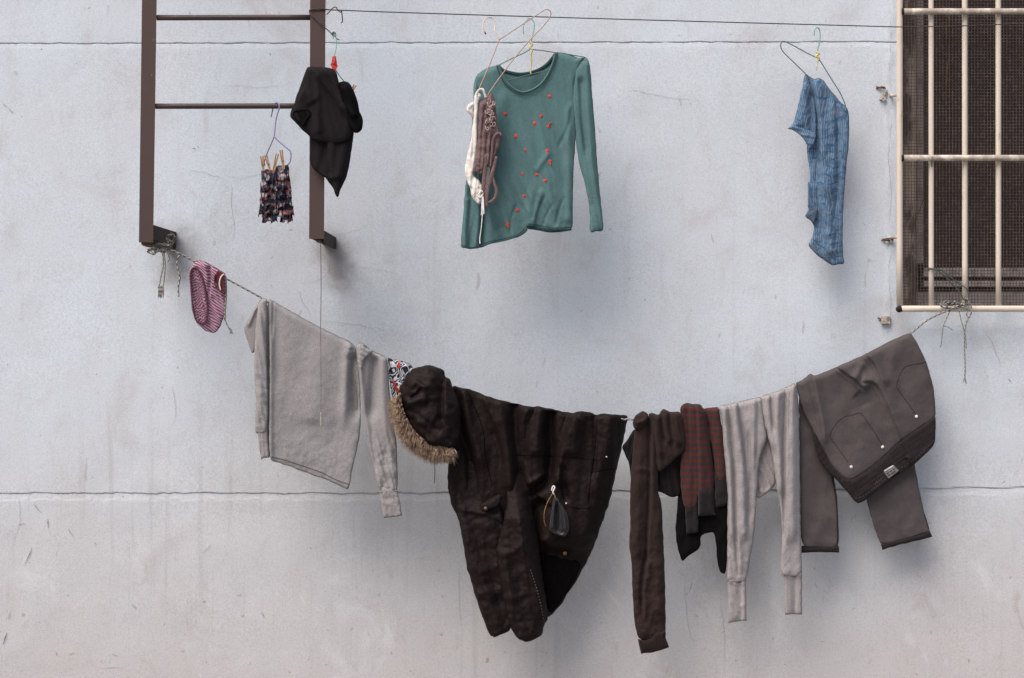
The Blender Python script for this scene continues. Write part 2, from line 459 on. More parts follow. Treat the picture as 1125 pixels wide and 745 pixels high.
def wall_material():
    t = NT('wall_plaster'); p = t.pos
    sep = t.t.nodes.new('ShaderNodeSeparateXYZ'); t.t.links.new(p, sep.inputs[0])
    X, Z = sep.outputs[0], sep.outputs[2]
    n1 = t.noise(p, 1.1, 5, .6, .4)
    col = t.mix(t.ramp(n1, .33, .68), (.592, .646, .692, 1), (.565, .592, .62, 1))
    # warmer, darker tone rising from the bottom, uneven front
    nb = t.noise(t.mapping(p, (1.6, 1, .9)), 1.4, 6, .62, .6)
    low = t.ramp(t.math('ADD', Z, t.math('MULTIPLY', nb, -1.0)), 1.45, -.25)
    col = t.mix(t.math('MULTIPLY', low, .9), col, (.50, .462, .442, 1))
    # blotchy ageing
    n2 = t.noise(p, 3.2, 6, .65, .8)
    col = t.mix(t.ramp(n2, .52, .72, 0, .55), col, (.475, .455, .455, 1))
    # old runs of water
    st = t.noise(t.mapping(p, (13, 1, .55)), 1.6, 5, .6, .15)
    sm = t.noise(t.mapping(p, (1.1, 1, .7), (0, 0, 0), (3, 0, 1)), 1.5, 3, .5)
    col = t.mix(t.math('MULTIPLY', t.ramp(st, .53, .70), t.math('MULTIPLY', t.ramp(sm, .42, .66, .05, .6), t.ramp(Z, 2.0, 1.1, .35, 1))), col, (.41, .39, .385, 1))
    st2 = t.noise(t.mapping(p, (60, 1, 1.0)), 1.6, 4, .6, .1)
    col = t.mix(t.math('MULTIPLY', t.ramp(st2, .59, .74), t.ramp(Z, 1.35, .7, .03, .30)), col, (.36, .33, .32, 1))
    # grime where the ladder's brackets meet the plaster
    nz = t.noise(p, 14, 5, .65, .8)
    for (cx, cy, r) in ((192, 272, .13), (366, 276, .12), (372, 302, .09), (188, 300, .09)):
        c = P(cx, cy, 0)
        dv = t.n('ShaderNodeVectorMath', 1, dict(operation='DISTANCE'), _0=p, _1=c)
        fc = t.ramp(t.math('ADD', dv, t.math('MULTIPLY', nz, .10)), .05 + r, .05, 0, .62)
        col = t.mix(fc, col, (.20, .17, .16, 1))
    # hair cracks
    wv = t.noise(p, 2.6, 4, .6, 0, 1)
    pw = t.n('ShaderNodeVectorMath', 0, dict(operation='ADD'), _0=p, _1=t.n('ShaderNodeVectorMath', 0, dict(operation='SCALE'), _0=wv, Scale=.35))
    vo = t.n('ShaderNodeTexVoronoi', 0, dict(feature='DISTANCE_TO_EDGE'), Vector=t.mapping(pw, (1.2, 1, 1)), Scale=2.1)
    cm = t.noise(t.mapping(p, (1, 1, 1), (0, 0, 0), (7, 2, 5)), 1.7, 3, .55)
    crack = t.math('MULTIPLY', t.ramp(vo, .0055, .001), t.ramp(cm, .5, .66))
    col = t.mix(t.math('MULTIPLY', crack, .07), col, (.25, .23, .23, 1))
    # specks, chips and knocks
    sp = t.noise(p, 42, 2, .5)
    col = t.mix(t.ramp(sp, .725, .76, 0, .6), col, (.26, .23, .22, 1))
    sp2 = t.noise(t.mapping(p, (1, 1, .45)), 17, 3, .5, 1.5)
    col = t.mix(t.ramp(sp2, .70, .76, 0, .45), col, (.32, .29, .28, 1))
    ss = t.noise(t.mapping(p, (1, 1, 1), (0, 0, 0), (9, 0, 3)), 30, 2, .5)
    col = t.mix(t.math('MULTIPLY', t.ramp(ss, .70, .74), t.ramp(Z, 1.2, .6, 0, .6)), col, (.33, .21, .14, 1))
    # thin, worn coats of paint: fine mottling and trowel drag
    mo = t.noise(t.mapping(p, (1, 1, .55)), 11, 9, .72, .5)
    col = t.mix(t.ramp(mo, .50, .74, 0, .42), col, (.45, .425, .42, 1))
    mo2 = t.noise(t.mapping(p, (1, 1, .8), (0, 0, 0), (5, 1, 2)), 5.5, 8, .7, .9)
    col = t.mix(t.ramp(mo2, .54, .74, 0, .5), col, (.66, .665, .68, 1))
    rs = t.noise(t.mapping(p, (1, 1, .6), (0, 0, 0), (1, 4, 8)), 8, 7, .7, 1.2)
    col = t.mix(t.math('MULTIPLY', t.ramp(rs, .58, .74), t.ramp(Z, 1.55, .7, .08, .55)), col, (.40, .335, .30, 1))
    gr = t.noise(p, 260, 3, .7)
    col = t.mix(t.ramp(gr, .40, .62, 0, .55), col, t.mix(1.0, col, (.72, .70, .70, 1), 'MULTIPLY'))
    gr2 = t.noise(p, 105, 4, .75)
    col = t.mix(t.ramp(gr2, .46, .66, 0, .40), col, t.mix(1.0, col, (.80, .78, .775, 1), 'MULTIPLY'))
    mid = t.noise(p, 30, 5, .6); fine = t.noise(p, 190, 4, .65)
    nr = t.bump(mid, .16, .006); nr = t.bump(fine, .22, .0018, nr)
    nr = t.bump(t.math('MULTIPLY', crack, -1), .12, .0015, nr)
    return t.fin(col, .88, nr, 0, 0, .25)

M_wall = wall_material()

def y_up(x): return 47.6 - 2.2 * (x / 1125) + .9 * pn(x / 26, 0 * x, 4) + .5 * pn(x / 7, 0 * x, 5)
def y_lo(x): return 541.8 - 6.5 * np.clip((x - 420) / 705, 0, 1.4) + 1.3 * pn(x / 30, 0 * x, 14) + .95 * pn(x / 7, 0 * x, 15) + .7 * pn(x / 3.1, 0 * x, 16)

xs = np.concatenate([np.linspace(-1900, -60, 14), np.arange(-40, HX0 - 1, 2.6), [HX0], np.arange(HX0 + 6, 1200, 8.0), np.linspace(1215, HX1, 8), np.linspace(HX1 + 40, 3000, 12)])
ys = np.concatenate([np.linspace(-1000, HY0 - 30, 8), [HY0], np.linspace(HY0 + 20, 20, 8), np.arange(28, 43, 5.0), np.arange(43.5, 58, .5), np.arange(60, HY1 - 2, 8.0), [HY1], np.arange(HY1 + 6, 528, 8.0), np.arange(530, 558, .55), np.arange(562, 790, 8.0), np.linspace(800, 919.3, 6)])
X, Y = np.meshgrid(xs, ys)
def joint(dy, x, seed, wid, dep, lip, notch):
    n = pn(x / 11, 0 * x, seed); n2 = pn(x / 4.5, dy / 4, seed + 1)
    w_ = wid * (1 + .4 * n + .3 * n2)
    nw = notch * (1 + .9 * pn(x / 19, 0 * x, seed + 2) + .5 * pn(x / 5, 0 * x, seed + 3))
    cut = np.where((dy > 0) & (dy < nw), dep, 0)
    rmp = np.where((dy >= nw) & (dy < w_), lip * (1 - (dy - nw) / np.maximum(w_ - nw, .1)) ** .6, 0)
    return -(cut + rmp)
d_w = .0022 * pn(X / 160, Y / 160, 1) + .0012 * pn(X / 45, Y / 45, 2)
d_w = d_w + joint(Y - y_up(X), X, 21, 5.5, .005, .0010, .85) + joint(Y - y_lo(X), X, 31, 8.0, .005, .0024, .62)
# the rough repair along the window's edge
d_w = d_w + np.where((X > 972) & (X < HX0) & (Y < 345) & (Y > -90), .004 * (.4 + pn(X / 5, Y / 9, 8)), 0)
V = PA(X.ravel(), Y.ravel(), 0 * X.ravel()); V[:, 1] = -d_w.ravel()
nx = len(xs); Fc = []
ih = [i for i, v in enumerate(xs) if HX0 - .01 <= v <= HX1 + .01]; jh = [j for j, v in enumerate(ys) if HY0 - .01 <= v <= HY1 + .01]
for j in range(len(ys) - 1):
    for i in range(nx - 1):
        if ih[0] <= i < ih[-1] and jh[0] <= j < jh[-1]: continue
        Fc.append([j * nx + i, (j + 1) * nx + i, (j + 1) * nx + i + 1, j * nx + i + 1])
V = V.tolist()
def side_strip(a, b):
    o = len(V)
    for q in (a, b): V.append([V[q][0], .26, V[q][2]])
    Fc.append([a, b, o + 1, o])
jn = len(ys) - 1
for i in range(nx - 1): side_strip(i + 1, i) if False else side_strip(i, i + 1)
for j in range(jn): side_strip(j * nx + nx - 1, (j + 1) * nx + nx - 1); side_strip((j + 1) * nx, j * nx)
for i in range(ih[0], ih[-1]): side_strip(jh[0] * nx + i + 1, jh[0] * nx + i); side_strip(jh[-1] * nx + i, jh[-1] * nx + i + 1)
for j in range(jh[0], jh[-1]): side_strip(j * nx + ih[0], (j + 1) * nx + ih[0]); side_strip((j + 1) * nx + ih[-1], j * nx + ih[-1])
wall = mesh_obj('wall', V, Fc, M_wall)
tag(wall, 'pale bluish grey weathered plaster wall with two cracked horizontal joints behind the laundry', 'wall')

# traced hair cracks and knocks in the plaster (thin filled scars on the wall)
M_scar = paint('old_crack_fill', (.40, .385, .39), (.48, .465, .475), .9, 60)
M_knock = paint('dark_scrape', (.13, .11, .105), (.24, .21, .205), .9, 60)
M_smudge = paint('grey_scuff', (.27, .255, .255), (.40, .385, .385), .9, 90)
def jag(pts, amp=1.1, step=3.5, seed=0):
    out = []; r = random.Random(seed)
    q = smooth_line([np.array(p, float) for p in pts], 5)
    L = [0]
    for a, b in zip(q[:-1], q[1:]): L.append(L[-1] + np.hypot(*(b - a)))
    q = np.array(q); n = max(3, int(L[-1] / step))
    for s in np.linspace(0, L[-1], n):
        x = np.interp(s, L, q[:, 0]); y = np.interp(s, L, q[:, 1])
        out.append((x + r.uniform(-amp, amp) * .7, y + r.uniform(-amp, amp), .0032))
    return out
for k, pts in enumerate([
    [(350, 352), (372, 354), (392, 356), (420, 362), (446, 366)], [(327, 318), (333, 333), (342, 346)],
    [(255, 200), (254, 225), (258, 250), (256, 262)], [(258, 200), (276, 193), (300, 190), (322, 184)], [(205, 186), (226, 190), (246, 197)],
    [(362, 280), (361, 296), (352, 306), (336, 312)], [(372, 283), (392, 292), (420, 297), (446, 302)],
    [(360, 258), (380, 256), (404, 248)], 
    [(690, 98), (716, 103), (745, 108), (768, 110)], 
    [(978, 6), (979, 40), (977, 78), (980, 100)], [(980, 128), (976, 170), (979, 210), (977, 246)], [(980, 274), (976, 300), (979, 330), (976, 352)],
    [(1078, 360), (1088, 372), (1096, 390), (1099, 402)], [(862, 22), (856, 26), (853, 33)],
    [(20, 545), (22, 570), (14, 600)], [(188, 425), (193, 450), (188, 470)],
    [(752, 640), (753, 660), (757, 690), (763, 708), (768, 700)], [(790, 655), (795, 690), (796, 735)], [(560, 720), (590, 715), (620, 722)],
    [(245, 92), (285, 96), (320, 90)], [(505, 618), (504, 650), (507, 690)]]):
    m_ = MB(); m_.tube(jag(pts, 1.1, 3.5, k), [.0003, .0006, .0005, .0002], 4, 0, .35); m_.build('hair_crack', M_scar, wall)
for k, (x, y, dx, dy, r) in enumerate([(35, 602, -9, 20, .0026), (7, 695, -4, 14, .0032), (9, 650 + 30, 3, -10, .002), (52, 570, 1, 10, .0032), (74, 580, 6, 9, .002), (36, 552, 10, 12, .0018),
    (20, 575, 8, 1, .0018), (102, 594, 4, 5, .0018), (145, 664, 5, 5, .002), (232, 598, -10, 9, .0015), (60, 715, 3, 6, .002), (8, 118, 7, 6, .0025), (2, 112, 5, 5, .002), (212, 163, 3, 1, .003), (217, 161, 2, 2, .002),
    (1107, 416, 4, 3, .0025), (760, 640, -3, 12, .0016), (895, 640, 3, 6, .0014), (905, 648, 6, 6, .001), (110, 734, 26, -1, .0013), (260, 655, 6, -3, .0018), (288, 672, 2, 6, .002), (948, 245, 4, 2, .002), (815, 470, 1, 4, .0016), (160, 138, 1, 4, .002), (207, 11, 2, 5, .002), (122, 718, 8, 3, .0014)]):
    m_ = MB(); m_.tube(jag([(x, y), (x + dx * .5, y + dy * .55), (x + dx, y + dy)], .6, 2, 100 + k), [.0004, r * .62, r * .4, .0003], 5, 0, .3); m_.build('scrape', M_knock if k in (0, 1, 8, 13, 14) else M_smudge, wall)

# ================================================================ window behind the grille
M_alu = paint('window_aluminium', (.34, .29, .27), (.22, .185, .17), .6, 20, metal=.2)
M_rail = paint('window_rail', (.40, .34, .31), (.22, .185, .17), .65, 25)
M_dark = paint('window_dark', (.040, .027, .023), (.056, .038, .032), .35, 4, bump=.05, spec=.3)
M_mesh = paint('rusty_screen', (.072, .052, .044), (.12, .088, .072), .8, 60)
M_jamb = paint('flaking_jamb', (.42, .33, .27), (.09, .07, .06), .9, 16, .42, .58, streak=.4)
win = thing('window', P(1221, 337, 0), 'dark window with brown insect screen behind the cream barred grille', 'window')
m = MB()
x0, _, z0 = P(HX0, HY1, 0); x1, _, z1 = P(HX1, HY0, 0)
m.box(x0, x1, .13, .15, z0, z1).build('pane', M_dark, win, False)
jb = MB(); jb.box(x0 + .0003, P(1006, 0, -.05)[0], .045, .128, z0 + .003, z1 - .003, .002).build('jamb', M_jamb, win, False)
st = MB(); st.box(P(1006.5, 0, 0)[0], P(1011.5, 0, 0)[0], .06, .129, z0 + .02, z1 - .003, .002).box(P(1012.3, 0, 0)[0], P(1020, 0, 0)[0], .075, .129, z0 + .155, z1 - .003, .002); st.build('stile', M_alu, win, False)
for (ya, yb, dd) in ((293.5, 303, .075), (308, 314.5, .07)):
    r_ = MB(); r_.box(P(1020.5, 0, 0)[0], x1 - .002, dd, .1288, P(0, yb, 0)[2], P(0, ya, 0)[2], .0015); r_.build('rail', M_rail, win, False)
r_ = MB(); r_.box(P(1012, 0, 0)[0], x1 - .003, .078, .1285, z0 + .003, P(0, 320, 0)[2], .002); r_.build('sill_rail', M_alu, win, False)
r_ = MB(); r_.box(P(1215, 0, 0)[0], P(1240, 0, 0)[0], .08, .1287, P(0, 292, 0)[2], z1 - .004, .002); r_.build('stile', M_alu, win, False)
sc_ = MB(); step = .0112
a = x0 + .004
while a < x1 - .002:
    j = .0007 * math.sin(a * 37); sc_.box(a - .0010 + j, a + .0010 + j, .0085, .0102, z0 + .002, z1 - .002); a += step
b = z0 + .004
while b < z1 - .002:
    sc_.box(x0 + .001, x1 - .001, .0106, .0122, b - .0010, b + .0010); b += step
sc_.build('insect_screen', M_mesh, win, False)
lw = MB(); lw.tube([(1023, 7, .016), (1033, 6, .02), (1041, 14, .02), (1043, 36, .016), (1042, 62, .014), (1040, 90, .014), (1039, 118, .014)], .0011, 6)
tag(lw.build('loose_wire', paint('rust_wire', (.13, .055, .03), (.06, .035, .025), .8, 50)), 'rust brown loose wire hanging down in front of the insect screen under the top bar', 'wire')
lw = MB(); lw.tube([(1024, 172, .10), (1023, 190, .06), (1019, 204, .03), (1012, 226, .016), (1003, 252, .014), (1002, 262, .014)], .0012, 6)
tag(lw.build('loose_wire', paint('black_wire', (.03, .022, .02), (.06, .045, .04), .8, 50)), 'thin dark wire slanting down from the lower crossbar behind the first bar', 'wire')

# ---------------------------------------------------------------- grille
M_cream = paint('cream_paint', (.58, .50, .41), (.34, .25, .17), .6, 38, .59, .72, streak=.25)
M_worn = paint('worn_pipe', (.34, .275, .225), (.62, .55, .46), .55, 30, .42, .66, streak=1)
M_black = paint('hollow_black', (.012, .01, .009), (.02, .017, .015), .8, 30)
gr = thing('window_grille', P(1230, 341, .07), 'cream painted pipe grille with worn crossbars fixed over the dark window', 'grille')
def pipe(name, pts, r, mat, parent=gr, n=14):
    q = MB(); q.tube(pts, r, n, 0); return q.build(name, mat, parent)
def dense(a, b, n=8): return [tuple(np.array(a) + (np.array(b) - np.array(a)) * k / n) for k in range(n + 1)]
pipe('frame_pipe', dense((988.4, -122, .07), (988.4, 336, .07)), .0108, M_cream)
pipe('frame_pipe', dense((1462, -122, .07), (1462, 336, .07)), .0108, M_cream)
pipe('frame_pipe', dense((990, 339.3, .073), (1462, 339.3, .073), 20), .0112, M_cream)
pipe('frame_pipe', dense((984, -119, .073), (1462, -119, .073), 20), .0112, M_cream)
q = MB(); q.ball(P(988.2, 339.6, .074), .0122, (1.05, 1, .95), 3, .03); q.build('end_cap', M_black, gr)
for k, bx in enumerate(np.arange(1023.2, 1450, 36.9)):
    pipe('bar', dense((bx - .3, -117, .066), (bx, 337, .066), 10), .0098 if k else .0092, M_cream)
for cy, dd in ((12.6, .086), (173.6, .086)):
    pipe('crossbar', dense((991.5, cy, dd), (1460, cy, dd), 20), .0108, M_worn)
    q = MB(); q.tube([(991.0, cy, dd), (992.6, cy, dd)], .0114, 14, 0); q.build('bar_cap', M_black, gr)
for cy in (105, 261):
    q = MB(); q.tube([(977, cy, -.01), (981, cy, .03), (988, cy - .5, .068)], .005, 8, 3); q.build('mounting_lug', M_worn, gr)

M_anchor = paint('chipped_cement', (.46, .42, .38), (.22, .16, .12), .95, 40)
M_rust = paint('rust', (.14, .06, .035), (.05, .03, .025), .9, 50)
for (ax_, ay_, lab, sd) in ((971, 103, 'chipped mortar patch with rusty stub beside the grille, highest of three', 1),
                            (974.5, 261.5, 'small broken mortar patch beside the grille, between the two others', 2),
                            (973, 352.5, 'whitish lump of broken mortar just below the corner of the grille', 3)):
    an = thing('wall_anchor', P(ax_, ay_, 0), lab, 'wall anchor', 'broken anchors in the plaster beside the grille')
    rr = random.Random(sd); q = MB()
    n_ = 4 if sd != 2 else 2
    for k in range(n_):
        cx, cy = ax_ + rr.uniform(-4, 5), ay_ + rr.uniform(-6, 6) * (.5 if sd != 1 else 1)
        q.hull([P(cx + rr.uniform(-3.5, 3.5), cy + rr.uniform(-3.5, 3.5), rr.choice((-.003, .006, .014))) for _ in range(11)])
    if sd == 3: q.hull([P(973 + a_, 352 + b_, c_) for a_ in (-5, 5) for b_ in (-4.5, 3.5) for c_ in (-.003, .016)])
    q.build('mortar', M_anchor, an, False)
    q = MB()
    for k in range(3 if sd < 3 else 2):
        cx, cy = ax_ + rr.uniform(-6, 2), ay_ + rr.uniform(-8, 8) * (.5 if sd != 1 else 1)
        q.tube([(cx - 3, cy, .004), (cx + rr.uniform(2, 5), cy + rr.uniform(-3, 3), .012), (cx + 6, cy + 1, .006)], [.002, .0035, .001], 5, 2)
    q.build('stub', M_rust, an, False)

# ================================================================ ladder
M_brown = paint('brown_paint', (.064, .038, .033), (.17, .125, .11), .55, 55, .67, .71, bump=.15, streak=.5)
M_rung = paint('brown_rung', (.050, .031, .027), (.10, .075, .065), .5, 60, .58, .72)
M_brk = paint('dirty_shaded_bracket', (.030, .020, .0175), (.045, .032, .028), .9, 40)  # darker than the posts: dirt and shade painted into one colour
ld = thing('ladder', P(255, 270, .4), 'brown painted steel ladder frame with two rungs bracketed off the wall', 'ladder')
def plank(name, p4, d0, d1, mat, parent):
    q = MB(); q.hull([P(x, y, d_) for (x, y) in p4 for d_ in (d0, d1)]); return q.build(name, mat, parent, False)
plank('post', [(159.2, -260), (176.0, -260), (168.3, 266.5), (152.6, 266.5)], .385, .405, M_brown, ld)
plank('post', [(341.9, -260), (359.5, -260), (356.0, 262.5), (339.6, 262.5)], .385, .405, M_brown, ld)
for yy, xa, xb in ((19.5, 172.5, 342.5), (116.8, 171, 342), (-78, 173, 343), (-175, 175, 343)):
    pipe('rung', dense((xa, yy, .393), (xb, yy - .3, .393), 6), .0092, M_rung, ld, 10)
def bracket(pts_front, pts_wall):
    q = MB(); q.hull([P(x, y, .384) for x, y in pts_front] + [P(x, y, -.01) for x, y in pts_wall]); return q.build('bracket', M_brown, ld, False)
# flat bars running back to the wall (same height and place at the wall, so they foreshorten)
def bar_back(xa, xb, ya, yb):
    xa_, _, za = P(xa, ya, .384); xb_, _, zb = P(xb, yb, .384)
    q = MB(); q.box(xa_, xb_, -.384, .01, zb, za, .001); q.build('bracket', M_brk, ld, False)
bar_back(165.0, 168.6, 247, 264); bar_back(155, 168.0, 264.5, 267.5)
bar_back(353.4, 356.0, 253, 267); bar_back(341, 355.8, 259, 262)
q = MB(); q.ball(P(166, 268, .30), .02, (1.5, 2.6, .55), 3, .16, 3); q.build('dirt_clump', M_rust, ld)
q = MB(); q.ball(P(353, 264.5, .34), .013, (1.3, 3.4, .6), 3, .18, 4); q.build('dirt_clump', M_rust, ld)

# ================================================================ lines
def rope_mat(name, ca, cb, freq, twist=1.0):
    t = NT(name)
    sp = t.t.nodes.new('ShaderNodeSeparateXYZ'); t.t.links.new(t.uv, sp.inputs[0])
    ph = t.math('FRACT', t.math('ADD', t.math('MULTIPLY', sp.outputs[1], freq), t.math('MULTIPLY', sp.outputs[0], twist)))
    tri = t.math('ABSOLUTE', t.math('SUBTRACT', ph, .5))
    nz = t.noise(t.obj, 500, 2, .6)
    col = t.mix(t.ramp(tri, .21, .29), ca, cb)
    col = t.mix(t.ramp(nz, .45, .7, 0, .4), col, (.16, .14, .13, 1))
    return t.fin(col, .95, t.bump(tri, .6, .002, t.bump(nz, .4, .001)), 0, 0, .1)
M_rope = rope_mat('twisted_rope', (.045, .04, .038, 1), (.44, .41, .37, 1), 55)
M_rope2 = rope_mat('dusty_rope', (.10, .092, .082, 1), (.34, .31, .27, 1), 70)
M_wire = paint('dark_wire', (.035, .026, .023), (.07, .05, .042), .6, 60)

ROPE = [(172, 275), (182, 273), (190, 275.5), (201, 280.5), (213, 287), (231, 296), (249, 306.3), (285, 326), (300, 333.5), (350, 360), (392, 382.5), (425, 396), (460, 410), (500, 427), (550, 441), (606, 451.5), (640, 455.5), (690, 458.5), (712, 457), (748, 452), (790, 448.5), (836, 437.5), (873, 423), (918, 405.5), (950, 391.5), (972, 379.5), (1000, 366.5), (1020, 351), (1046, 339), (1058, 334)]
rp = thing('clothes_rope', P(620, 455, .23), 'black and white twisted rope sagging across under the lower row of laundry', 'rope')
q = MB(); q.tube([(x, y + (2.4 if 287 < x < 998 else 0), float(rope_d(x)) - (.058 if 497 < x < 670 else .016 if 287 < x < 998 else .004)) for x, y in ROPE], .0031, 8, 6); q.build('line', M_rope, rp)
def strand(pts, r, mat, parent, name, n=6, sm=6):
    q = MB(); q.tube(pts, r, n, sm); return q.build(name, mat, parent)
def tangle(cx, cy, d0, rx, ry, k, r, mat, parent, seed, dd=.02, name='knot'):
    rr = random.Random(seed); q = MB()
    for i in range(k):
        pts = []; a0 = rr.uniform(0, 6.28)
        for j in range(7):
            a_ = a0 + j * rr.uniform(.8, 1.3)
            pts.append((cx + rx * math.cos(a_) * rr.uniform(.4, 1), cy + ry * math.sin(a_) * rr.uniform(.4, 1), d0 + dd * math.sin(a_ * 1.7) * rr.uniform(.3, 1)))
        q.tube(pts, r, 6, 5)
    return q.build(name, mat, parent)
tangle(178, 272, .36, 11, 6, 6, .0022, M_rope2, rp, 5, .03)
tangle(188, 262, .30, 6, 8, 5, .0018, M_rope2, rp, 6, .03)
tangle(168, 276, .385, 8, 4, 4, .0016, M_rope2, rp, 8, .02)
strand([(178, 274, .375), (179.5, 290, .375), (176.5, 306, .375), (174.8, 317, .375)], .0021, M_rope2, rp, 'tail')
strand([(179.5, 274, .37), (181.5, 290, .372), (180.5, 306, .372), (179, 316, .372)], .0021, M_rope2, rp, 'tail')
q = MB()
for k in range(9):
    r_ = random.Random(k + 60); x_ = 174.3 + .55 * k
    q.tube([(x_ + r_.uniform(-.5, .5), 314, .374), (x_ + r_.uniform(-1, 1), 320, .376), (x_ + r_.uniform(-1, 1), 327.5 + r_.uniform(-1.5, 1), .374)], [.0022, .0026, .0008], 5, 3)
q.build('tassel', M_rope2, rp)
strand([(201, 280.5, .352), (196.5, 281.5, .353), (194.7, 291, .354), (197.7, 304, .354), (196, 315, .353), (196.3, 326, .353)], .0029, M_rope, rp, 'tail')
strand([(183, 276, .37), (186, 284, .37), (184, 288, .37)], .002, M_rope2, rp, 'tail')
strand([(248, 306, .338), (248.5, 322, .345), (247.3, 340, .346), (247, 352, .345)], [.003, .0036, .003], M_rope2, rp, 'tail')
strand([(247, 350, .345), (250, 358, .345), (253, 363, .345)], [.0022, .002], M_rope2, rp, 'tail')
q = MB()
for k in range(7):
    r_ = random.Random(k + 90)
    q.tube([(251.5, 360, .345), (253.5 + r_.uniform(-1, 1.2), 363, .345), (255 + r_.uniform(-2.5, 2), 367 + r_.uniform(-1, .6), .345)], [.0018, .002, .0006], 5, 3)
q.build('tassel', M_rope2, rp)
# right end, knotted round the grille
tangle(1047, 335.5, .095, 14, 4.5, 3, .0022, M_rope, rp, 21, .015)
tangle(1061, 332, .10, 4.5, 6, 3, .0022, M_rope2, rp, 23, .02)
tangle(1040, 334, .10, 9, 4, 2, .0013, M_rope2, rp, 24, .02)
strand([(1044.4, 340, .095), (1040, 350, .098), (1036.2, 359, .098), (1035, 370, .097), (1033.4, 381.5, .096)], .0017, M_rope2, rp, 'tail')
strand([(1036.4, 358.5, .098), (1041, 359, .099), (1046.5, 362.6, .099)], .0016, M_rope2, rp, 'tail')
strand([(1062, 336, .10), (1066.5, 344, .102), (1063, 351, .102), (1060, 363, .10), (1059.6, 382, .099), (1060.3, 401, .099), (1060, 413, .098), (1058.5, 420, .098)], .0024, M_rope2, rp, 'tail')
strand([(1053.5, 341, .10), (1056, 352, .10), (1059.4, 364, .10), (1061, 372, .10), (1061.5, 383, .10)], .0018, M_rope2, rp, 'tail')
strand([(1060, 412, .098), (1061.5, 421.5, .098)], .0018, M_rope2, rp, 'tail')
strand([(1066.6, 346, .102), (1067, 338, .103), (1064.5, 331, .102), (1062, 345, .10), (1066, 349, .101)], .0024, M_rope, rp, 'tail')
strand([(1050, 333, .105), (1066, 334, .105), (1080, 333.3, .1)], .0012, M_rope2, rp, 'tail')

tw = thing('tie_wire', P(1045, 315, .08), 'dark green plastic wire looped round two grille bars above the rope knot', 'wire')
M_gw = paint('green_wire', (.045, .06, .052), (.08, .09, .08), .45, 60)
strand([(1020, 297, .06), (1021.3, 294.8, .082), (1027, 296, .083), (1034.4, 297, .082), (1041, 302, .082), (1048.5, 308, .082), (1056, 313, .084), (1062.6, 318, .084), (1064, 326, .086), (1060, 332, .088)], .0023, M_gw, tw, 'wire')
strand([(1022, 296, .084), (1030, 297.5, .085), (1038, 303, .085), (1045, 311, .084), (1053, 319, .084), (1058, 328, .088), (1060, 334, .088)], .0023, M_gw, tw, 'wire')

pc = thing('hanging_cord', P(352.5, 270, .38), 'thin brown cord with small end weight hanging in front of the grey sweatshirt', 'cord')
M_cord = rope_mat('brown_cord', (.09, .065, .055, 1), (.22, .18, .155, 1), 120)
strand([(351, 262, .383), (352.3, 272, .383), (352.7, 320, .383), (352.3, 361, .383), (352.6, 410, .383), (352.6, 455, .383)], [.0014, .0014, .0013, .0009, .0008], M_cord, pc, 'cord')
q = MB(); q.tube([(352.6, 453, .383), (352.5, 456, .383), (352.9, 467, .383), (352.8, 470, .383)], [.0008, .0026, .0026, .0008], 8, 3); q.build('weight', paint('bone', (.42, .37, .32), (.3, .25, .22), .6, 60), pc)

ww = thing('wash_wire', P(650, 20, .2), 'thin dark taut wire running from the ladder post to the grille above', 'wire')
strand([(342, 10.8, .408)] + [(x, 10.3 + 19.4 * ((x - 350) / 640) ** .88 + (0 if x < 990 else 0), float(wire_d(x))) for x in (360, 420, 500, 580, 680, 780, 880, 940, 988)] + [(1020, 29.4, .099), (1060, 28.4, .099), (1125, 25.8, .099), (1250, 21, .095), (1462, 15, .085)], .0019, M_wire, ww, 'wire', 6)
# wrapped round the post, with its spare end left curling
strand([(359, 16, .408), (361, 14, .412), (365, 9.5, .413), (368.8, 7.8, .412), (371, 11, .411), (374, 13.5, .41), (375.2, 11.5, .411), (375.8, 17, .411), (376.3, 23.5, .41), (374.5, 25.5, .41)], .0018, M_wire, ww, 'spare_end', 6)
strand([(360, 10.4, .39), (359, 10.4, .409), (350, 9.4, .4085), (341, 11, .408), (340, 12, .39), (341, 16, .407), (348, 22, .41), (354, 28, .412), (360, 33, .413), (364, 37, .414), (367.5, 39, .414), (370, 42.5, .414), (373, 44, .414)], .0018, M_wire, ww, 'wrap', 6)
tangle(366.8, 37.8, .414, 3, 3, 3, .0012, M_wire, ww, 44, .006, 'twist')
# ================================================================ hangers
def hanger_mat(name, a, b): return paint(name, a, b, .4, 80, .55, .7, bump=.05, spec=.5)
M_hgreen = hanger_mat('green_coated_wire', (.05, .12, .10), (.03, .05, .045))
M_hmint = hanger_mat('mint_coated_wire', (.16, .36, .30), (.05, .12, .10))
M_hcop = hanger_mat('copper_coated_wire', (.42, .22, .17), (.58, .42, .33))
M_hpur = hanger_mat('purple_coated_wire', (.26, .20, .42), (.07, .05, .09))
M_tie = paint('yellow_tie', (.62, .50, .22), (.45, .33, .13), .6, 60)
M_white = paint('white_plastic', (.74, .72, .68), (.5, .48, .45), .5, 60)
M_redpl = paint('red_plastic', (.50, .035, .03), (.35, .025, .02), .4, 60)
M_wood = paint('peg_wood', (.36, .22, .12), (.22, .125, .07), .75, 45, streak=.3)
M_steel = paint('spring_steel', (.35, .33, .31), (.18, .15, .13), .4, 80, metal=.6)

def hanger(loc, label, pieces):
    h = thing('wire_hanger', loc, label, 'hanger', 'wire hangers')
    for (nm, pts, r, mat) in pieces:
        strand(pts, r, mat, h, nm, 7, 6)
    return h

